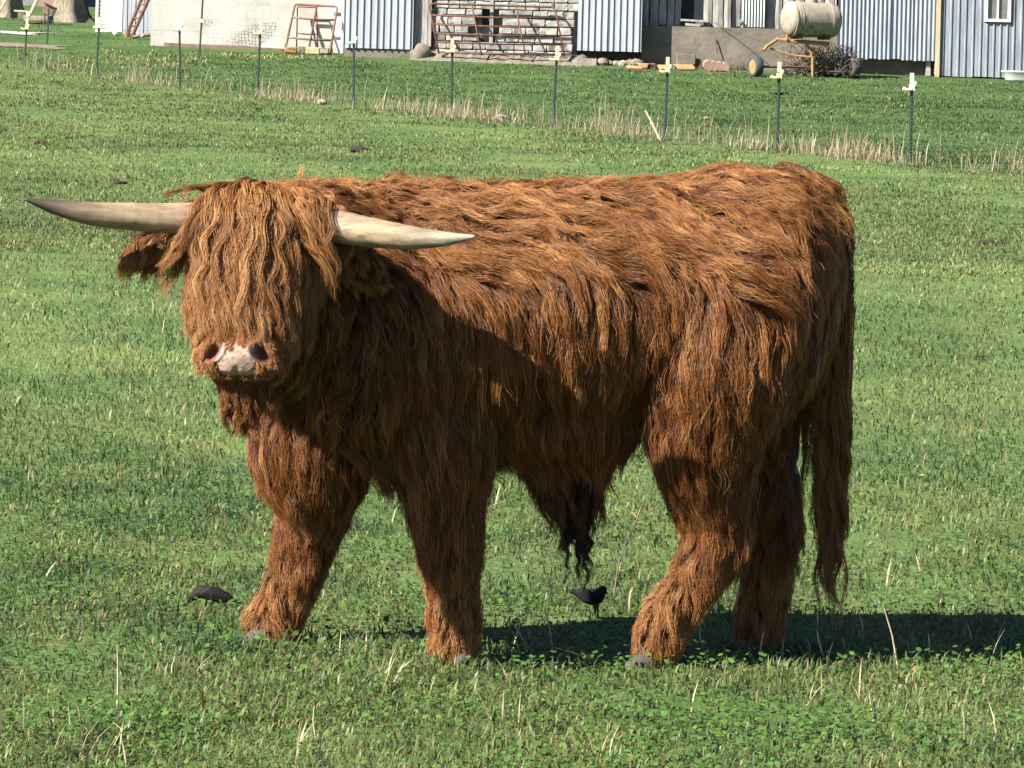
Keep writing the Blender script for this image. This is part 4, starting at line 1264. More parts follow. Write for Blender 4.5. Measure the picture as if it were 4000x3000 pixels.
# ---- horns
def vcol_mat(name, rough, bump=.001, scale=60, stretch=(1, 1, 1), spec=.4, mott=.25, dirt=0.0):
    m, nt, b = node_mat(name)
    N, L = nt.nodes, nt.links
    at = N.new("ShaderNodeAttribute"); at.attribute_name = "col"
    tc = N.new("ShaderNodeTexCoord"); mp = N.new("ShaderNodeMapping"); mp.inputs["Scale"].default_value = stretch
    L.new(tc.outputs["Object"], mp.inputs[0])
    nz = N.new("ShaderNodeTexNoise"); nz.inputs["Scale"].default_value = scale; nz.inputs["Detail"].default_value = 7
    L.new(mp.outputs[0], nz.inputs["Vector"])
    mr = N.new("ShaderNodeMapRange"); mr.inputs[1].default_value = .3; mr.inputs[2].default_value = .7
    mr.inputs[3].default_value = 1 - mott; mr.inputs[4].default_value = 1 + mott
    L.new(nz.outputs["Fac"], mr.inputs[0])
    vm = N.new("ShaderNodeVectorMath"); vm.operation = 'SCALE'
    L.new(at.outputs["Color"], vm.inputs[0]); L.new(mr.outputs[0], vm.inputs["Scale"])
    cout = vm.outputs[0]
    if dirt:
        n2 = N.new("ShaderNodeTexNoise"); n2.inputs["Scale"].default_value = scale * 1.8; n2.inputs["Detail"].default_value = 9; n2.inputs["Roughness"].default_value = .7
        m2 = N.new("ShaderNodeMapping"); m2.inputs["Scale"].default_value = (.12, 1, 1)
        L.new(tc.outputs["Object"], m2.inputs[0]); L.new(m2.outputs[0], n2.inputs["Vector"])
        r2 = N.new("ShaderNodeValToRGB"); r2.color_ramp.elements[0].position = .50; r2.color_ramp.elements[1].position = .66
        L.new(n2.outputs["Fac"], r2.inputs[0])
        mq = N.new("ShaderNodeMath"); mq.operation = 'MULTIPLY'; mq.inputs[1].default_value = dirt; L.new(r2.outputs[0], mq.inputs[0])
        mx = N.new("ShaderNodeMix"); mx.data_type = 'RGBA'
        L.new(mq.outputs[0], mx.inputs[0]); L.new(cout, mx.inputs[6]); mx.inputs[7].default_value = (.075, .050, .034, 1)
        cout = mx.outputs[2]
    L.new(cout, b.inputs["Base Color"])
    bp = N.new("ShaderNodeBump"); bp.inputs["Distance"].default_value = bump; bp.inputs["Strength"].default_value = .8
    L.new(nz.outputs["Fac"], bp.inputs["Height"]); L.new(bp.outputs[0], b.inputs["Normal"])
    b.inputs["Roughness"].default_value = rough; b.inputs["Specular IOR Level"].default_value = spec
    return m
M_HORN = vcol_mat("horn", .6, .0022, 34, (.22, 1, 1), .3, .42, .75)
def horn(pts, rad, label, tip_dark):
    c = catmull(pts, 48)
    mb = MB()
    rr = [float(np.interp(i / 48, np.linspace(0, 1, len(rad)), rad)) for i in range(49)]
    rr = [r_ * (1 + (.022 * math.sin(i * 2.3) + .012 * math.sin(i * 5.1)) * (1 - i / 48)) for i, r_ in enumerate(rr)]
    mb.tube(c, rr, 20)
    o = mb.build("horn", M_HORN, bull, smooth=True)
    t = np.repeat(np.linspace(0, 1, 49), 20)
    base, mid, tip = np.array([.29, .195, .14]), np.array([.22, .165, .107]), np.array([.035, .029, .024]) if tip_dark else np.array([.20, .185, .142])
    w1 = smooth(.10, .35, t)[:, None]; w2 = smooth(.45, .90, t)[:, None]
    col = (base * (1 - w1) + mid * w1) * (1 - w2) + tip * w2
    if not tip_dark:
        w3 = smooth(.12, .0, t)[:, None]; col = col * (1 - w3) + np.array([.12, .10, .10]) * w3
    a = o.data.attributes.new("col", 'FLOAT_COLOR', 'POINT')
    c4 = np.ones((len(t), 4), np.float32); c4[:, :3] = col
    a.data.foreach_set("color", c4.ravel())
    o["label"] = label
horn([D(470, 470, 9.50), D(385, 472, 9.48), D(290, 468, 9.46), D(200, 462, 9.44), D(120, 447, 9.43), D(52, 430, 9.41)], [.043, .040, .036, .030, .020, .003],
     "horn with a dark tip, on the left in the photo", True)
horn([D(625, 478, 9.50), D(712, 487, 9.47), D(800, 502, 9.43), D(885, 513, 9.39), D(960, 516, 9.36), D(1027, 511, 9.33)], [.045, .043, .038, .030, .019, .004],
     "pale horn with a dark ring at its base, in front of the flank", False)

# ---- muzzle with nostrils
def build_muzzle():
    nu, nv = 120, 80
    C0 = NOSE + HFR * .006 + Vector((0, 0, .024))
    fr = Vector((-.12, -1, -.10)).normalized(); rt = Vector((1, -.12, 0)).normalized(); up = rt.cross(fr).normalized()
    if up.z < 0: up = -up
    w = Waves(8, 45, 91); w2 = Waves(10, 110, 92)
    jj, ii = np.meshgrid(np.arange(nv + 1), np.arange(nu), indexing='ij')
    a = np.pi * jj / nv; b = 2 * np.pi * ii / nu
    x, z, y = (np.sin(a) * np.cos(b)).ravel(), np.cos(a).ravel(), (np.sin(a) * np.sin(b)).ravel()
    sg = lambda q, p: np.sign(q) * np.abs(q) ** p
    sx, sz, sy = sg(x, .9) * .094, sg(z, .85) * .070, sg(y, .75) * .066
    q3 = np.stack([sx, sy, sz], -1)
    n0, n1 = w(q3), w2(q3)
    front = np.clip(y * 1.4, 0, 1)
    sx = sx * (1 - .16 * np.clip(sz / .066, 0, 1))                 # narrower toward the bridge
    sy = sy - .020 * np.clip(sz / .066, 0, 1) ** 2 * front           # bridge slopes back
    sy = sy - .030 * np.clip((-sz - .030) / .034, 0, 1) ** 1.3 * front   # upper lip rolls under
    sy = sy - .010 * np.exp(-(sx / .007) ** 2) * np.clip((-sz - .012) / .02, 0, 1) * front   # cleft of the lip
    e_all = np.zeros_like(sx)
    for s_ in (-1, 1):
        px, pz = sx - s_ * .060, sz - .010
        # comma: a slit that curls outward and down
        q = (px * .72 + s_ * pz * .69 - s_ * 9.0 * (pz + .004) ** 2) / .0115
        q2 = (-s_ * px * .69 + pz * .72) / .027
        d = np.sqrt(q * q + q2 * q2)
        e = np.exp(-d ** 2)
        sy = sy - .036 * e * front + .0075 * np.exp(-((d - 1.55) / .45) ** 2) * front
        e_all = np.maximum(e_all, e)
    sy = sy + .006 * np.exp(-(sx / .028) ** 2 - ((sz - .0) / .03) ** 2) * front + .0003 * n1
    V = np.array(list(C0 - BO)) + sx[:, None] * np.array(rt) + sz[:, None] * np.array(up) + sy[:, None] * np.array(fr)
    halfw = .040 + .42 * np.clip(sz + .030, 0, 1) + .002 * n0
    top = .030 + .16 * np.abs(sx) + .004 * n0 + .003 * n1
    pad = np.clip((halfw - np.abs(sx)) / .004, 0, 1) * np.clip((top - sz) / .003, 0, 1) * np.clip((sz + .044 + .002 * n1) / .005, 0, 1) * np.clip((y - .1) / .2, 0, 1)
    hairc = np.array([.155, .062, .020]) * (1 + .25 * n0 + .15 * n1)[:, None]
    padc = np.array([.29, .205, .165]) * (1 + .06 * n0 + .05 * n1)[:, None]
    spk = (n1 > 1.45)[:, None] * pad[:, None]
    padc = padc * (1 - .55 * spk)
    col = hairc * (1 - pad[:, None]) + padc * pad[:, None]
    rim = np.clip((e_all - .10) / .5, 0, 1)[:, None]
    col = col * (1 - rim) + np.array([.11, .045, .038]) * rim
    lip = np.clip((-sz - .046) / .006, 0, 1)[:, None]
    col = col * (1 - lip) + np.array([.085, .055, .03]) * lip
    i = np.arange(nv * nu).reshape(nv, nu); j2 = np.roll(i, -1, 1)
    F = np.concatenate([np.stack([i, i + nu, j2 + nu], -1).reshape(-1, 3), np.stack([i, j2 + nu, j2], -1).reshape(-1, 3)])
    me = raw_mesh("muzzle", V, F, col, True)
    me.materials.append(vcol_mat("muzzle_skin", .62, .0006, 120, spec=.22, mott=.08))
    o = bpy.data.objects.new("muzzle", me); COL.objects.link(o); o.parent = bull
    o["label"] = "pink nose pad with two nostrils on a ginger muzzle"
    # short hair on the muzzle round the pad
    r = np.random.default_rng(66)
    k = np.nonzero((pad < .15) & (e_all < .2) & (y > -.3) & (np.abs(z) < .97) & (sz > -.050))[0]
    k = r.choice(k, 6500)
    nr = norm(np.stack([sx / .086 ** 2, sz / .066 ** 2, np.maximum(sy, 0) / .06 ** 2], -1)[k])
    nW = nr[:, :1] * np.array(rt) + nr[:, 1:2] * np.array(up) + nr[:, 2:] * np.array(fr)
    dirs = norm(.55 * nW + np.array([0, 0, -.55]) + np.sign(sx[k])[:, None] * np.array(rt) * .45 + r.normal(0, .22, (len(k), 3)))
    L_ = r.uniform(.007, .016, len(k)) * np.where(sz[k] < -.02, .7, 1)
    p0 = V[k] + np.array(BO) + r.normal(0, .0008, (len(k), 3)) - nW * .001
    st = np.stack([p0, p0 + dirs * L_[:, None] * .5, p0 + dirs * L_[:, None] + np.array([0, 0, -.25]) * L_[:, None]], 1)
    make_hair("muzzle_hair", st, M_COAT, np.clip(r.normal(.62, .15, len(k)), 0, 1), .0006, .0002)
build_muzzle()
# eyes, under the forelock
M_EYE = mat("eye", (.012, .008, .006), rough=.1, spec=.6)
for sgn in (-1, 1):
    c0 = POLL + head_ax * .17 + HRT * (sgn * .092) + HFR * .035
    MB().ellipsoid(c0, (.017, .017, .017)).build("eye", M_EYE, bull, smooth=True)
# hooves: two claws each
M_HOOF = mat("hoof", (.03, .026, .022), (.085, .073, .06), .85, 40, .003)
for key, ch in legs.items():
    top, toe = ch[-2][0], ch[-1][0]
    fx = Vector((toe.x - top.x, toe.y - top.y, 0))
    fx = fx.normalized() if fx.length > .005 else Vector((-.25, -1, 0)).normalized()
    if key == "nf": fx = Vector((-.35, -1, 0)).normalized()
    sd = Vector((-fx.y, fx.x, 0))
    mb = MB()
    base = Vector((toe.x, toe.y, -.014))
    for s in (-1, 1):
        rings = []
        for zz_, ln_, wd_ in ((-.02, .064, .027), (.005, .058, .026), (.028, .046, .022), (.045, .032, .016)):
            ring = []
            for q in range(12):
                a = 2 * math.pi * q / 12
                cx, sx = math.cos(a), math.sin(a)
                l_ = ln_ * (1.0 if cx > 0 else .55)
                ring.append(base + fx * (cx * l_ + .012 - zz_ * .35) + sd * (s * .030 + sx * wd_) + Vector((0, 0, zz_)))
            rings.append(ring)
        mb.rings(rings)
    mb.build("hoof", M_HOOF, bull, smooth=True)
# @@YARD
# ------------------------------------------------------------------ things in the yard
# driveway strip at the far left
def strip(name, pts, m, lift=.02):
    vs, fs = [], []
    for (xa, xb, y) in pts:
        xb += random.uniform(-.3, .3)
        for q in range(41):
            x = xa + (xb - xa) * q / 40
            yy = y + random.uniform(-.07, .07)
            vs.append((x, yy, gz(x, yy) + lift))
    for i in range(len(pts) - 1):
        for q in range(40):
            a = 41 * i + q; fs.append((a, a + 1, a + 42, a + 41))
    o = MB().add(vs, fs).build(name, m); tag(o, kind="structure"); return o
strip("driveway", [(-26, P(158, 128, 116 + .3 * k).x - .3 + .1 * k, 115.6 + .45 * k) for k in range(6)], M_GRAVEL, .014)
strip("dirt_rut", [(-24, P(280 - 8 * k, 190, 108).x + random.uniform(-.2, .2), 106.6 + .32 * k) for k in range(7)], M_EARTH_SHADOW, .008)  # earth-coloured strip painted in place of a tree's cast shadow

# leaning pale poles (A-frame) and bits by the trees
fr = empty("pole_frame", (P(85, 60, 126).x, 126, gz(-16, 126)), "leaning pale timber pole frame between the two tree trunks", "frame")
MB().tube([P(-14, 66, 126), P(32, -12, 126.4)], .045, 8).build("pole", M_PALEWOOD, fr)
MB().tube([P(114, 64, 126), P(152, -16, 126.4)], .055, 8).build("pole", M_PALEWOOD, fr)
MB().tube([P(55, 43, 126), P(106, 46, 126)], .035, 8).build("crossbar", M_PALEWOOD, fr)
MB().box(P(110, 54, 125.9), (.13, .10, .16)).build("bracket", M_WHITE, fr)
bx = empty("fire_box", (P(192, 72, 127).x, 127, gz(P(192, 72, 127).x, 127)), "small tilted box with a dark open lid on a dark stand before the trunk", "box")
c = P(190, 38, 127)
MB().box(c, (.34, .34, .30), Matrix.Rotation(.35, 3, 'Y')).build("body", M_RUSTL, bx)
MB().box(P(197, 22, 126.95), (.42, .40, .03), Matrix.Rotation(.42, 3, 'Y')).build("lid", M_TYRE, bx)
MB().box(P(212, 45, 126.82), (.10, .06, .30), Matrix.Rotation(.35, 3, 'Y')).build("door", M_TYRE, bx)
for k in (-1, 1):
    MB().tube([P(190 + 14 * k, 55, 127), (P(190 + 18 * k, 72, 127).x, 127, gz(P(190, 72, 127).x, 127) - .05)], .03, 6).build("leg", M_TYRE, bx)
# log lying by the trunk
p = P(150, 64, 127)
tag(MB().tube([(p.x - .5, 127.3, gz(p.x, 127.3) + .12), (p.x + .45, 127.2, gz(p.x, 127.3) + .14)], [.16, .13], 10).build("log", M_BARK, None), "short dark log lying on the grass beside the small box", "log")

# rusty twin-rail implement leaning by the shed
imp = empty("rusty_harrow", (P(500, 156, 117).x, 117, gz(P(500, 156, 117).x, 117)), "rusty twin-rail iron implement leaning against the plank screen", "implement")
for (ua, va, ub, vb, yy) in ((484, 158, 560, -20, 117.0), (508, 160, 588, -20, 116.9)):
    MB().tube([P(ua, va, yy), P(ub, vb, yy + 1.2)], .055, 8).build("rail", M_RUST, imp)
for t in (.12, .3, .48, .62, .78, .92):
    a = P(484, 158, 117).lerp(P(560, -20, 118.2), t); b = P(508, 160, 116.9).lerp(P(588, -20, 118.1), t + .03)
    MB().tube([a, b], .03, 6).build("rung", M_RUSTL if t > .4 else M_RUST, imp)
MB().tube([P(498, 118, 116.8), P(492, 158, 116.7)], [.10, .06], 8).build("shoe", M_RUSTL, imp)
# broken planks on the ground there
for k, (ua, va, ub, vb, lb) in enumerate(((516, 164, 590, 156, "weathered brown board lying flat below the leaning implement"), (548, 168, 566, 158, "short brown board end stuck in grass below the plank screen"))):
    a, b = P(ua, va, 115.5), P(ub, vb, 115.6)
    a.z = gz(a.x, 115.5) + .05; b.z = gz(b.x, 115.6) + .14
    tag(MB().tube([a, b], [.06, .05], 5).build("board", M_LOG if k else M_RUSTL, None), lb, "board")
a, b = P(428, 128, 118), P(452, 150, 117.4); a.z = gz(a.x, 118) + .25; b.z = gz(b.x, 117.4) + .05
tag(MB().tube([a, a.lerp(b, .5) + Vector((0, 0, .03)), b], .05, 6).build("pipe", M_WHITE, None), "bent white pipe end in the grass at the shed corner", "pipe")

# sagging woven wire in front of the outbuilding
wf = empty("wire_mesh_fence", (P(950, 190, 107.5).x, 107.5, gz(P(950, 190, 107).x, 107.5)), "sagging grey woven wire mesh hung before the cream wall", "wire fence")
M_WIRE = mat("grey_wire", (.26, .26, .26), (.34, .34, .33), .6, 10)
def wire_net(u0, u1, vt0, vt1, vb0, vb1, nu_, nv_, name, seed, Y=107.5, wob=3.0, rad=.007):
    r = random.Random(seed)
    mb = MB()
    def pt(i, j):
        s, t = i / nu_, j / nv_
        rr = random.Random(i * 57 + j * 131 + seed)
        u = u0 + (u1 - u0) * s + rr.uniform(-wob, wob); v = (vt0 + (vt1 - vt0) * s) * (1 - t) + (vb0 + (vb1 - vb0) * s) * t + rr.uniform(-wob, wob) + 6 * math.sin(math.pi * s)
        return P(u, v, Y + .15 * math.sin(s * 7 + t * 3))
    for j in range(nv_ + 1): mb.tube([pt(i, j) for i in range(nu_ + 1)], rad, 4, cap=False)
    for i in range(nu_ + 1): mb.tube([pt(i, j) for j in range(nv_ + 1)], rad, 4, cap=False)
    o = mb.build(name, M_WIRE, wf); o["kind"] = "stuff"
wire_net(590, 1120, -12, 22, 150, 188, 17, 6, "upper_mesh", 1, 108.2, 1.5, .004)
wire_net(790, 1075, 72, 92, 160, 186, 22, 8, "fallen_mesh", 2, 107.4, 4.0, .009)

# gates
def gate(name, label, corners, Yb, Yt, nr, uprights, m, rr, rails=None):
    (a0, a1, b1, b0) = corners      # bottom-left, top-left, top-right, bottom-right pixels
    A0, A1, B1, B0 = P(*a0, Yb), P(*a1, Yt), P(*b1, Yt), P(*b0, Yb)
    g = empty(name, (A0 + B0) / 2, label, "gate")
    MB().tube([A0, A0.lerp(A1, .94), A0.lerp(A1, .985) + (B1 - A1) * .012, A1 + (B1 - A1) * .04, A1.lerp(B1, .96), B0.lerp(B1, .985) + (A1 - B1) * .012, B0.lerp(B1, .94), B0], rr * 1.15, 8).build("frame", m, g, smooth=True)
    for t in rails:
        MB().tube([A0.lerp(A1, t), (A0.lerp(A1, t) + B0.lerp(B1, t)) / 2 - Vector((0, 0, .02)), B0.lerp(B1, t)], rr, 8).build("rail", m, g, smooth=True)
    for s in uprights:
        MB().tube([A0.lerp(B0, s) + Vector((0, -.03, 0)), A1.lerp(B1, s) + Vector((0, -.03, 0))], rr * .9, 8).build("upright", M_RUST, g, smooth=True)
    return g
gate("gate", "long rusty six-rail field gate leaning on the stone wall", ((1714, 208), (1676, 14), (2168, 28), (2204, 218)), YB - .75, YB - .02, 6, (.34, .69), M_RUST, .026,
     (.02, .225, .40, .58, .765))
gate("gate", "short rusty gate leaning against the cream outbuilding wall", ((1112, 202), (1152, 16), (1318, 26), (1288, 214)), 108.9, 109.6, 4, (.52,), M_RUSTL, .030, (.02, .30, .72))
gate("gate", "smaller rusty gate frame tucked behind the short leaning gate", ((1158, 205), (1162, 26), (1236, 30), (1242, 208)), 109.5, 109.75, 3, (), M_RUST, .018, (.02, .42))
# blocks at the foot of the short gate
for (u, v, w, h, m, lb) in ((1137, 196, .36, .17, M_YEL, "yellow block under the short leaning gate"), (1180, 196, .22, .20, M_MORTAR, "dark block between the yellow block and the tan block"),
                            (1222, 202, .42, .20, M_PALEWOOD, "tan timber block under the middle of the short gate"), (1266, 206, .26, .18, M_ROCK, "small tan stone under the right end of the short gate")):
    p = P(u, v, 108.7)
    me = rough_block(w, .2, h, int(u)); me.materials.append(m)
    o = put("block", me, None, (p.x, 108.7, gz(p.x, 108.7) + h / 2)); tag(o, lb, "block")

# trailer
YT = 105.3
tr = empty("yellow_trailer", (P(3120, 270, YT).x, YT, gz(P(3120, 270, YT).x, YT)), "old yellow-framed two-wheel trailer under the pale tank", "trailer")
def wheel(c, ax, R_, w, rim_m):
    ax = ax.normalized()
    tz = Vector((0, 0, 1)); tx = tz.cross(ax).normalized(); tz = ax.cross(tx)
    def ring(r_, o):
        return [c + ax * o + (tx * math.cos(2 * math.pi * k / 28) + tz * math.sin(2 * math.pi * k / 28)) * r_ for k in range(28)]
    mb = MB(); mb.rings([ring(R_ * .64, -w * .42), ring(R_ * .80, -w * .5), ring(R_ * .94, -w * .46), ring(R_, -w * .25), ring(R_, w * .25), ring(R_ * .94, w * .46), ring(R_ * .80, w * .5), ring(R_ * .64, w * .42)], cap=False)
    wh = mb.build("wheel", M_TYRE, tr, smooth=True)
    mb = MB(); mb.rings([ring(R_ * .66, -w * .44), ring(R_ * .60, -w * .30), ring(R_ * .22, -w * .20), ring(R_ * .18, -w * .36), ring(R_ * .05, -w * .38)]); 
    mb.build("rim", rim_m, wh)
    MB().tube([c - ax * w * .45, c + ax * w * .3], R_ * .1, 8).build("hub", M_RUST, wh)
axl = Vector((-.92, -.40, 0))
cw = P(2953, 228, YT - .3); R_ = .30
cw.z = gz(cw.x, cw.y) + R_ - .03
wheel(cw, -axl, R_, .24, M_YEL)
cw2 = P(3332, 236, YT + .5); cw2.z = gz(cw2.x, cw2.y) + .30 - .02
wheel(cw2, -axl, R_, .24, M_RUST)
def beam(pts, r_, m=M_YEL, nm="beam"):
    MB().tube(pts, r_, 6).build(nm, m, tr)
beam([P(2982, 198, YT - .2), P(2994, 182, YT - .1), P(3032, 157, YT), P(3040, 153, YT)], .05, nm="fender_arm")
beam([P(3032, 153, YT), P(3075, 160, YT), P(3190, 169, YT), P(3232, 174, YT + .1)], .05)
beam([P(3040, 155, YT + .7), P(3240, 170, YT + .8)], .05)
beam([P(3075, 160, YT - .02), P(3070, 152, YT + .75)], .045, nm="crossbar")
beam([P(3008, 188, YT), P(3050, 204, YT), P(3100, 217, YT), P(3170, 223, YT)], .028, nm="brace")
beam([P(3150, 170, YT), P(3166, 200, YT), P(3172, 222, YT)], .035, M_YEL, "strut")
jx = P(3175, 276, YT)
beam([P(3174, 224, YT), (jx.x, YT, gz(jx.x, YT) - .02)], .04, M_YEL, "stand")
beam([cw - axl * .05, cw2 + axl * .05], .035, M_RUST, "axle")
# tank on the trailer
tk = empty("water_tank", P(3150, 152, YT + .3), "stained pale cylindrical tank lying on the yellow trailer", "tank")
tax = Vector((.93, .37, 0)).normalized()
t0 = P(3082, 74, YT - .05)
rT = .49
def tring(r_, o):
    up = Vector((0, 0, 1)); sd = tax.cross(up)
    return [t0 + tax * o + (sd * math.cos(2 * math.pi * k / 40) + up * math.sin(2 * math.pi * k / 40)) * r_ for k in range(40)]
prof = [(.02, -.16), (.20, -.145), (.36, -.10), (.455, -.03), (rT, .05), (rT, .14), (rT + .012, .17), (rT, .20)]
for k in range(9):
    o = .26 + k * .10
    prof += [(rT, o), (rT + .007, o + .05)]
prof += [(rT, 1.19), (rT + .012, 1.22), (rT, 1.25), (rT, 1.33), (.455, 1.42), (.36, 1.48), (.20, 1.52), (.02, 1.535)]
MB().rings([tring(r_, o) for r_, o in prof]).build("shell", M_TANK, tk, smooth=True)
for o in (.06, .235, 1.18):
    MB().rings([tring(rT + .004, o - .02), tring(rT + .016, o - .018), tring(rT + .016, o + .018), tring(rT + .004, o + .02)]).build("band", M_TANK, tk)
MB().tube([t0 + tax * .72 + Vector((0, 0, rT - .02)), t0 + tax * .72 + Vector((0, 0, rT + .07))], .15, 16).build("filler_cap", M_TANK, tk)
MB().tube([t0 + tax * -.03 + Vector((0, 0, -.40)), t0 + tax * -.05 + Vector((0, 0, -.60))], .03, 8).build("valve", M_YEL, tk)
for o in (.25, 1.1):
    c0 = t0 + tax * o
    MB().box(c0 + Vector((0, 0, -rT + .0)), (.10, .62, .12), Matrix.Rotation(math.atan2(tax.y, tax.x), 3, 'Z')).build("saddle", M_RUST, tk)
# brush pile under and behind the trailer
r_ = random.Random(3)
mb = MB()
for k in range(1200):
    u = r_.choice([r_.uniform(3060, 3340), r_.uniform(3150, 3330)])
    v = 285 - abs(r_.gauss(0, 34))
    yy = YT + r_.uniform(.2, 1.7)
    p = P(u, v, yy); p.z = max(gz(p.x, yy), gz(p.x, yy) + min(.75, abs(r_.gauss(0, .32))))
    d = Vector((r_.uniform(-1, 1), r_.uniform(-.5, .5), r_.uniform(-.2, .9))).normalized() * r_.uniform(.15, .5)
    mb.tube([p, p + d * .5 + Vector((0, 0, r_.uniform(-.03, .04))), p + d], [.014, .010, .004], 4, cap=False)
tag(mb.build("brush_pile", M_TWIG), "tangled dead brush heaped under the yellow trailer", "brush", kind="stuff")
# small weeds and twigs against the concrete plinth
mb = MB()
for k in range(260):
    u = r_.uniform(2730, 2930); yy = YB - r_.uniform(.05, .5)
    p = P(u, 250, yy); p.z = gz(p.x, yy)
    d = Vector((r_.uniform(-.6, .6), r_.uniform(-.2, .1), 1)).normalized() * abs(r_.gauss(.12, .12)) 
    mb.tube([p, p + d * .6, p + d + Vector((r_.uniform(-.06, .06), 0, -.02))], [.012, .008, .004], 4, cap=False)
tag(mb.build("dead_weeds", M_TWIG), "dead weeds along the foot of the concrete plinth", "weeds", kind="stuff")
# cable drooping over the plinth
tag(MB().tube([P(2790, 88, YB + .0), P(2850, 118, YB - .2), P(2930, 148, YB - .8), P(2995, 166, YB - 2.0), P(3030, 164, YT + .1)], .010, 5).build("cable", M_TYRE, None), "thin dark cable drooping from the plank wall to the trailer", "cable")
# rusty rod leaning on the plinth
tag(MB().tube([P(2802, 208, YB - .1), P(2795, 152, YB - .02)], .018, 6).build("iron_rod", M_RUST, None), "thin rusty rod leaning upright against the concrete plinth", "rod")
# broken clay tiles: curved shards
def shard(u, v, Y, w, l, h, rz, lb, m=None):
    mb = MB(); n = 8
    vs, fs = [], []
    p = P(u, v, Y); z0 = gz(p.x, Y)
    for rr in (1.0, .86):
        for j, o in enumerate((-l / 2, l / 2)):
            for k in range(n):
                a = math.pi * (.08 + .84 * k / (n - 1))
                vs.append(Matrix.Rotation(rz, 3, 'Z') @ Vector((o + .03 * math.sin(k * 2.1 + j), math.cos(a) * w / 2 * rr, math.sin(a) * h * rr - .02)) + Vector((p.x, Y, z0)))
    N_ = 2 * n
    for k in range(n - 1):
        fs += [(k, k + 1, n + k + 1, n + k), (N_ + k, N_ + n + k, N_ + n + k + 1, N_ + k + 1), (k, N_ + k, N_ + k + 1, k + 1), (n + k, n + k + 1, N_ + n + k + 1, N_ + n + k)]
    for a in (0, n - 1): fs.append((a, n + a, N_ + n + a, N_ + a))
    tag(mb.add(vs, fs).build("clay_tile", m or M_TERRA, None), lb, "tile", "broken clay tiles by the plinth")
shard(2476, 246, 106.6, .20, .42, .10, .1, "flat orange clay shard, leftmost of the broken tiles below the white metal sheets")
shard(2516, 237, 106.9, .26, .34, .16, .3, "orange clay shard just right of the leftmost shard")
shard(2548, 240, 106.7, .30, .22, .20, 1.1, "upturned clay tile end with a pale rim among the shards", M_RUSTL)
shard(2590, 238, 106.8, .24, .30, .16, -.2, "small orange shard beside a fence insulator")
shard(2672, 244, 106.5, .34, .52, .18, .25, "largest orange half-round clay tile at the foot of the concrete plinth")
for k in range(4):
    p = P(2764 + 22 * k, 236, 106.9)
    tag(MB().tube([(p.x, 106.9, gz(p.x, 106.9) + .14), (p.x + .02, 106.5, gz(p.x, 106.5) + .13)], .15 - .012 * k, 12).build("drain_tile", M_BRICK, None),
        ("leftmost", "second", "third", "rightmost")[k] + " dull red drain tile in the row by the dead weeds", "tile", "row of drain tiles")
b = P(2680, 222, YB - .15)
me = rough_block(.55, .2, .30, 77); me.materials.append(M_CONC)
tag(put("block", me, None, (b.x, YB - .15, gz(b.x, YB) + .22)), "pale concrete block standing against the plinth behind the largest clay tile", "block")
# white tub at the right edge
tb = P(3990, 290, 106.6); z0 = gz(tb.x, 106.6)
mb = MB()
def tring2(a, b, z): return [(tb.x + math.copysign(abs(math.cos(2 * math.pi * k / 32)) ** .6, math.cos(2 * math.pi * k / 32)) * a, 106.6 + math.copysign(abs(math.sin(2 * math.pi * k / 32)) ** .7, math.sin(2 * math.pi * k / 32)) * b, z0 + z) for k in range(32)]
mb.rings([tring2(.38, .25, -.02), tring2(.46, .30, .05), tring2(.53, .34, .24), tring2(.57, .37, .26), tring2(.57, .37, .29), tring2(.53, .34, .29), tring2(.47, .30, .10), tring2(.40, .25, .06)])
tag(mb.build("water_tub", M_WHITE, None, smooth=True), "low white trough on the grass at the right edge below the barn window", "trough")

# ------------------------------------------------------------------ fence posts with insulators
M_POST = mat("dark_green_post", (.018, .038, .034), (.035, .06, .05), .6, 20)
M_INS = mat("yellow_insulator", (.56, .52, .24), (.64, .60, .32), .5, 15)
M_INSW = mat("bleached_insulator", (.58, .56, .47), (.66, .64, .56), .5, 15)
M_BAND = mat("white_post_tip", (.70, .70, .66), rough=.6)
ordn = ("first", "second", "third", "fourth", "fifth", "sixth", "seventh", "eighth", "ninth", "tenth")
def tpost(name, x, Y, H, label, lean, kind, seed, group):
    z0 = gz(x, Y)
    r = random.Random(seed)
    e = empty(name, (x, Y, z0), label, "fence post", group)
    mb = MB()
    # T section with studs
    mb.box((x, Y - .012, z0 + H / 2 - .15), (.050, .009, H + .30)); mb.box((x, Y + .012, z0 + H / 2 - .15), (.010, .039, H + .30))
    k = .1
    while k < H - .05:
        mb.box((x, Y - .022, z0 + k), (.018, .013, .022)); k += .055
    o = mb.build("post", M_POST, e)
    if kind:
        mi = M_INS if kind == 1 else M_INSW
        i = MB()
        i.box((x, Y - .015, z0 + H + .06), (.062, .040, .17)); i.box((x, Y - .02, z0 + H - .09), (.085, .055, .10))
        ins = i.build("insulator", mi, e)
        s = -1
        a = MB(); a.tube([(x, Y - .04, z0 + H - .12), (x - .08, Y - .05, z0 + H - .13), (x - .15, Y - .05, z0 + H - .11)], [.025, .026, .034], 8); a.build("wire_arm", mi, ins)
        b = MB(); b.ellipsoid((x + .055, Y - .04, z0 + H - .03), (.032, .03, .045), nu=10, nv=6); b.build("knob", mi, ins)
    e.rotation_euler = (r.uniform(-.02, .02), lean, 0)
    return e
leans = (.035, .03, -.03, .02, -.02, -.015, .03, .01, .0, -.005)
for i, (x, Y, top, u) in enumerate(FENCE):
    z0 = gz(x, Y)
    H = P(u, top, Y).z - z0 - .12
    tpost("fence_post", x, Y, H, f"green steel post with pale insulator, {ordn[i]} from left in front row", leans[i], 1 if i in (0, 1, 3, 5, 6, 7, 8) else 2, i, "steel posts of the pasture fence")
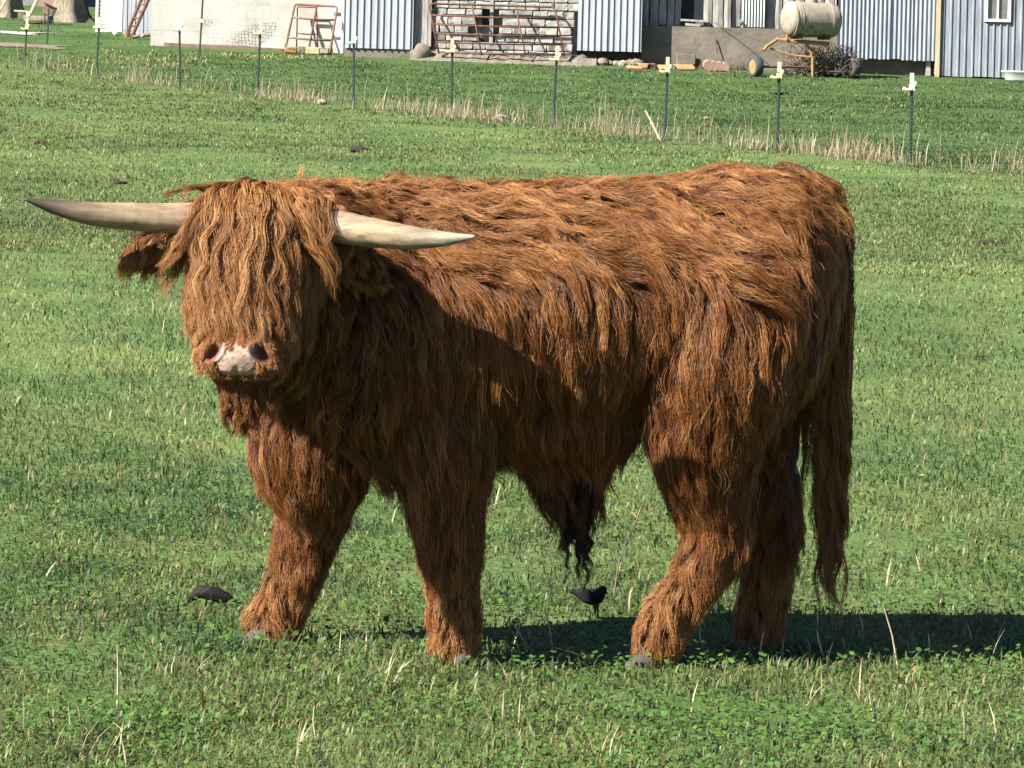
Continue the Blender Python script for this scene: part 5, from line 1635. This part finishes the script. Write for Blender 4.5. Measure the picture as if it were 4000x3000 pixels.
p = P(184, 183, 108.5); tpost("fence_post", p.x, 108.5, 1.05, "dark steel post without an insulator standing in front of the small box", .02, 0, 31, "steel posts behind the fence")
p = P(780, 196, 105); tpost("fence_post", p.x, 105, 1.75, "tall dark steel post holding the sagging wire mesh before the cream wall", .03, 0, 32, "steel posts behind the fence")
MB().box((p.x + .01, 104.97, gz(p.x, 105) + 1.02), (.075, .06, .09)).build("clip", M_BAND, [o for o in COL.objects if o.name.startswith("fence_post")][-1])

# thin electric wire strung through the insulators
pts = []
for i, (x, Y, top, u) in enumerate(FENCE):
    z = P(u, top, Y).z - .24
    if pts:
        q = pts[-1]; pts.append(((q[0] + x) / 2, (q[1] + Y - .05) / 2, (q[2] + z) / 2 - .05))
    pts.append((x - .02, Y - .05, z))
pts = [(pts[0][0] - 6, pts[0][1] + 10, pts[0][2] + .3)] + pts + [(pts[-1][0] + 4, pts[-1][1] - 5, pts[-1][2] - .12)]
tag(MB().tube(pts, .0022, 5).build("fence_wire", M_TYRE), "thin electric wire strung between the insulators of the front fence posts", "wire")

# ------------------------------------------------------------------ birds
M_BIRD = mat("black_plumage", (.006, .007, .010), (.013, .014, .017), .7, 60, .003, spec=.15)
M_BIRDH = mat("brown_black_plumage", (.007, .007, .008), (.020, .017, .014), .7, 60, .003, spec=.15)
M_BLEG = mat("bird_leg", (.02, .018, .016), rough=.7)
def bird(x, Y, spine, foot_x, label, hdg=1.0, m=M_BIRD, sc=.76):
    """spine: list of (dx, dz, half height, half width) from tail tip to beak tip, metres, relative to the feet"""
    z0 = gz(x, Y)
    spine = [tuple(q * sc for q in sp) for sp in spine]
    spine = [(a, b + .006, c, d) for a, b, c, d in spine]
    e = empty("blackbird", (x, Y, z0), label, "bird", "blackbirds on the grass")
    mb = MB()
    c = catmull([(a, b, 0) for a, b, _, _ in spine], 40)
    n = len(spine)
    rings = []
    for i, p in enumerate(c):
        s = i / 40 * (n - 1)
        hh = np.interp(s, range(n), [q[2] for q in spine]); hw = np.interp(s, range(n), [q[3] for q in spine])
        d = (c[min(i + 1, 40)] - c[max(i - 1, 0)]).normalized()
        up = Vector((-d.y, d.x, 0))
        if up.y < 0: up = -up
        rings.append([Vector((x + p.x + up.x * math.sin(a) * hh, Y + math.cos(a) * hw + .04 * p.x, z0 + p.y + up.y * math.sin(a) * hh)) for a in [2 * math.pi * k / 14 for k in range(14)]])
    b_ = mb.rings(rings).build("body", m, e, smooth=True)
    for k, fx in enumerate(foot_x):
        yo = (-.015, .015)[k % 2]
        l = MB(); l.tube([(x + fx[0], Y + yo, z0 + .035), (x + fx[0] + .004, Y + yo, z0 + .018), (x + fx[1], Y + yo, z0 - .008)], [.007, .003, .0025], 6)
        for t in (-.012, 0, .012): l.tube([(x + fx[1], Y + yo, z0 - .004), (x + fx[1] + hdg * .018, Y + yo + t, z0 - .008)], [.0022, .001], 5)
        l.build("leg", M_BLEG, e)
    # folded wing, slightly proud of the flank
    w = MB()
    mid = n // 2
    wing = [(spine[1][0], spine[1][1] + .004), (spine[2][0], spine[2][1] + spine[2][2] * .3), (spine[3][0], spine[3][1] + spine[3][2] * .1), (spine[4][0], spine[4][1])]
    wc = catmull([(a, b, 0) for a, b in wing], 14)
    rings = []
    for i, p in enumerate(wc):
        t = i / 14
        hh = .020 * math.sin(math.pi * (.08 + .84 * t)) + .002
        hw = float(np.interp(1 + 3 * t, range(n), [q[3] for q in spine]))
        rings.append([Vector((x + p.x, Y - hw * .93 - .004 * math.cos(a) + .04 * p.x, z0 + p.y + math.sin(a) * hh)) for a in [2 * math.pi * k / 8 for k in range(8)]])
    w.rings(rings).build("wing", m, e, smooth=True)
    return e
def on_ground(u, v):
    wx = _c * (u - 2000) + _s * (v - VH); wy = -_s * (u - 2000) + _c * (v - VH)
    y = CAMH * FPX / wy
    return wx / FPX * y, y
x, y = on_ground(815, 2385)
bird(x, y, [(.150, .022, .005, .011), (.108, .036, .009, .014), (.058, .050, .019, .021), (.010, .064, .033, .030), (-.035, .068, .033, .029), (-.062, .052, .021, .021), (-.080, .042, .019, .018), (-.093, .024, .006, .006), (-.102, .002, .0015, .0015)],
     [(.008, .005), (-.012, -.014)], "blackbird pecking in the grass left of the bull's far foreleg", -1.0, M_BIRDH, .62)
x, y = on_ground(2310, 2392)
bird(x, y, [(-.085, .083, .006, .008), (-.060, .075, .010, .012), (-.035, .066, .018, .018), (-.010, .062, .030, .026), (.014, .064, .034, .028), (.032, .078, .024, .022), (.043, .087, .019, .017), (.052, .079, .006, .006), (.062, .071, .001, .001)],
     [(.014, .018), (.006, .012)], "blackbird with its tail raised beneath the bull's belly", 1.0)
# bird gliding low over the far grass
c = P(3044, 366, 66)
fl = empty("blackbird", (c.x, 66, gz(c.x, 66)), "dark bird gliding low with spread wings behind the ninth fence post", "bird")
mb = MB()
mb.rings([[Vector((c.x + dx, 66 + dy + math.cos(a) * hw, c.z + math.sin(a) * hw)) for a in [2 * math.pi * k / 10 for k in range(10)]] for dx, dy, hw in
          ((-.10, -.06, .004), (-.07, -.04, .018), (-.02, -.01, .030), (.03, .02, .026), (.065, .04, .020), (.085, .05, .006), (.10, .06, .001))])
mb.build("body", M_BIRD, fl, smooth=True)
for s in (-1, 1):
    w = MB(); vs = []
    for t, ch, z in ((0, .075, .0), (.4, .075, .02), (.75, .055, .015), (1.0, .012, -.005)):
        bx_, by_ = c.x + s * .17 * t, 66 - s * .10 * t
        vs += [(bx_ - ch * .5, by_ - ch * .3, c.z + z), (bx_ + ch * .5, by_ + ch * .3, c.z + z + .004), (bx_ + ch * .5, by_ + ch * .3, c.z + z - .003), (bx_ - ch * .5, by_ - ch * .3, c.z + z - .006)]
    fs = []
    for i in range(3):
        for k in range(4):
            k2 = (k + 1) % 4; fs.append((4 * i + k, 4 * i + k2, 4 * i + 4 + k2, 4 * i + 4 + k))
    fs += [(3, 2, 1, 0), (12, 13, 14, 15)]
    w.add(vs, fs).build("wing", M_BIRD, fl)

# ------------------------------------------------------------------ small things in the pasture
# twiggy dead weed behind the belly
x, y = on_ground(2395, 2330)
mb = MB(); z0 = gz(x, y)
mb.tube([(x, y, z0 - .02), (x + .012, y, z0 + .10), (x + .035, y, z0 + .17)], [.0032, .0028, .0024], 6)
mb.tube([(x + .035, y, z0 + .17), (x + .065, y, z0 + .24), (x + .092, y, z0 + .32), (x + .105, y, z0 + .41)], [.0022, .002, .0016, .0008], 6)
mb.tube([(x + .035, y, z0 + .17), (x + .030, y, z0 + .24), (x + .036, y, z0 + .33)], [.002, .0014, .0006], 5)
mb.tube([(x + .035, y, z0 + .17), (x + .060, y, z0 + .185), (x + .075, y, z0 + .20)], [.0016, .0012, .0006], 5)
mb.tube([(x + .012, y, z0 + .10), (x + .03, y + .01, z0 + .13)], [.0016, .0006], 5)
tag(mb.build("dead_weed_stalk", M_TWIG), "thin forked dead weed stalk standing behind the bull's belly", "weed")
# dry standing straws near the bull: separate stems
M_STEM = mat("dry_straw", (.36, .29, .18), (.52, .43, .28), .8, 40)
r_ = random.Random(12)
stems = [(2005, 2530, 2035, 2430, "straw leaning left just right of the near fore hoof"), (2070, 2540, 1990, 2420, "longer straw crossing behind it"), (2160, 2540, 2130, 2380, "upright straw midway between fore and hind legs"),
         (2330, 2580, 2170, 2530, "straw lying almost flat between the legs"), (2750, 2530, 2735, 2440, "short straw in the shadow between the hind legs"), (2968, 2560, 2982, 2470, "straw in front of the far hind hoof"),
         (3220, 2560, 3190, 2460, "bent straw at the shadow edge behind the bull"), (3510, 2600, 3455, 2380, "tallest straw crossing the shadow at right"), (3630, 2560, 3626, 2475, "short upright straw in the right shadow"),
         (3300, 2540, 3290, 2490, "tiny straw between the bent and the tallest straw"), (3800, 2510, 3780, 2440, "rightmost straw in the shadow"), (460, 2740, 458, 2520, "upright straw in the left foreground"),
         (1235, 2870, 1228, 2760, "pale straw below the far foreleg"), (3410, 2780, 3395, 2700, "pale straw low in the right foreground")]
for (u0, v0, u1, v1, lb) in stems:
    x, y = on_ground(u0, v0); z0 = gz(x, y)
    tp = P(u1, v1, y - .02)
    b0 = Vector((x, y, z0 - .01)); md = b0.lerp(tp, .55) + Vector((r_.uniform(-.006, .006), 0, .004))
    tag(MB().tube([b0, md, tp], [.0026, .0022, .0012], 5).build("straw", M_STEM), lb, "straw", "dry straws round the bull")
# pale broken stick leaning by the eighth post
a, b = P(2588, 552, 67.5), P(2526, 442, 67.8)
tag(MB().tube([a - Vector((0, 0, .06)), a.lerp(b, .75), b + Vector((-.03, 0, .05))], [.022, .018, .012], 6).build("stick", M_PALEWOOD), "pale broken stick leaning at the foot of the eighth fence post", "stick")
# stones along the fence line
for (u, v, Y, s, lb) in ((1955, 478, 74.2, .17, "grey stone in the dry grass between the sixth and seventh fence posts"), (1258, 402, 80.5, .12, "pale stone in the dry grass near the fifth fence post"),
                         (2760, 440, 78, .07, "small pale stone on the grass behind the fence")):
    p = P(u, v, Y); o = rock(random.Random(int(u)), s, s * .7, s * .55).build("stone", M_ROCK, None)
    o.location = (p.x, Y, gz(p.x, Y) + s * .3); tag(o, lb, "stone")
# molehills and droppings
M_SOIL = mat("dark_soil", (.020, .015, .010), (.045, .034, .022), .95, 12, .02)
def flat_ground(u, v):
    lo, hi = 6.0, 60.0
    wx, wy = _c * (u - 2000) + _s * (v - VH), -_s * (u - 2000) + _c * (v - VH)
    for _ in range(60):
        m_ = (lo + hi) / 2
        if CAMH - wy / FPX * m_ > gz(wx / FPX * m_, m_): lo = m_
        else: hi = m_
    return wx / FPX * lo, lo
for (u, v, s, lb) in ((465, 714, .12, "dark clod of dung on the grass above the left horn"), (160, 485, .16, "dark clod near the left edge below the first fence post"), (1400, 545, .17, "dark bare soil patch on the mid pasture above the withers"),
                      (3870, 955, .10, "dark clod on the grass at far right")):
    x, y = flat_ground(u, v)
    rk = MB(); rk.ellipsoid((0, 0, 0), (s, s * .8, s * .34), nu=22, nv=10)
    wv = Waves(10, .55 / s, u)
    rk.v = [tuple(Vector(p) * (1 + .30 * float(wv(np.array(p))))) for p in rk.v]
    o = rk.build("clod", M_SOIL, None)
    o.location = (x, y, gz(x, y) + s * .10); tag(o, lb, "clod")
# dandelions
M_DAND = mat("dandelion_yellow", (.80, .56, .02), (.86, .66, .05), .6, 60)
M_DSTEM = mat("flower_stem", (.10, .17, .05), rough=.7)
for (u, v, s, lb) in ((3600, 1905, .014, "yellow dandelion flower on the grass right of the tail"), (370, 332, .035, "tiny yellow dandelion at the foot of the second fence post"), (545, 280, .035, "tiny yellow dandelion between the second and third fence posts"),
                      (478, 304, .03, "tiny yellow dandelion right of the second fence post")):
    x, y = flat_ground(u, v) if v > 600 else (P(u, v, 92).x, 92 if v > 310 else 97)
    z0 = gz(x, y)
    e = empty("dandelion", (x, y, z0), lb, "flower", "dandelions")
    h = .045 if s < .02 else .10
    MB().tube([(x, y, z0 - .01), (x, y, z0 + h)], .0018, 5).build("stem", M_DSTEM, e)
    f = MB()
    for k in range(18):
        a = 2.399 * k; q = s * (.3 + .7 * (k / 18) ** .5)
        d = Vector((math.cos(a), math.sin(a), 0)); sd = Vector((-d.y, d.x, 0)) * s * .22
        c0 = Vector((x, y, z0 + h)); t_ = c0 + d * q + Vector((0, 0, s * .45 * (1 - k / 22)))
        f.add([c0 - sd, c0 + sd, t_ + sd * .7, t_ - sd * .7, c0 + Vector((0, 0, -.004))], [(0, 1, 2, 3), (4, 3, 2)])
    f.build("flower_head", M_DAND, e)
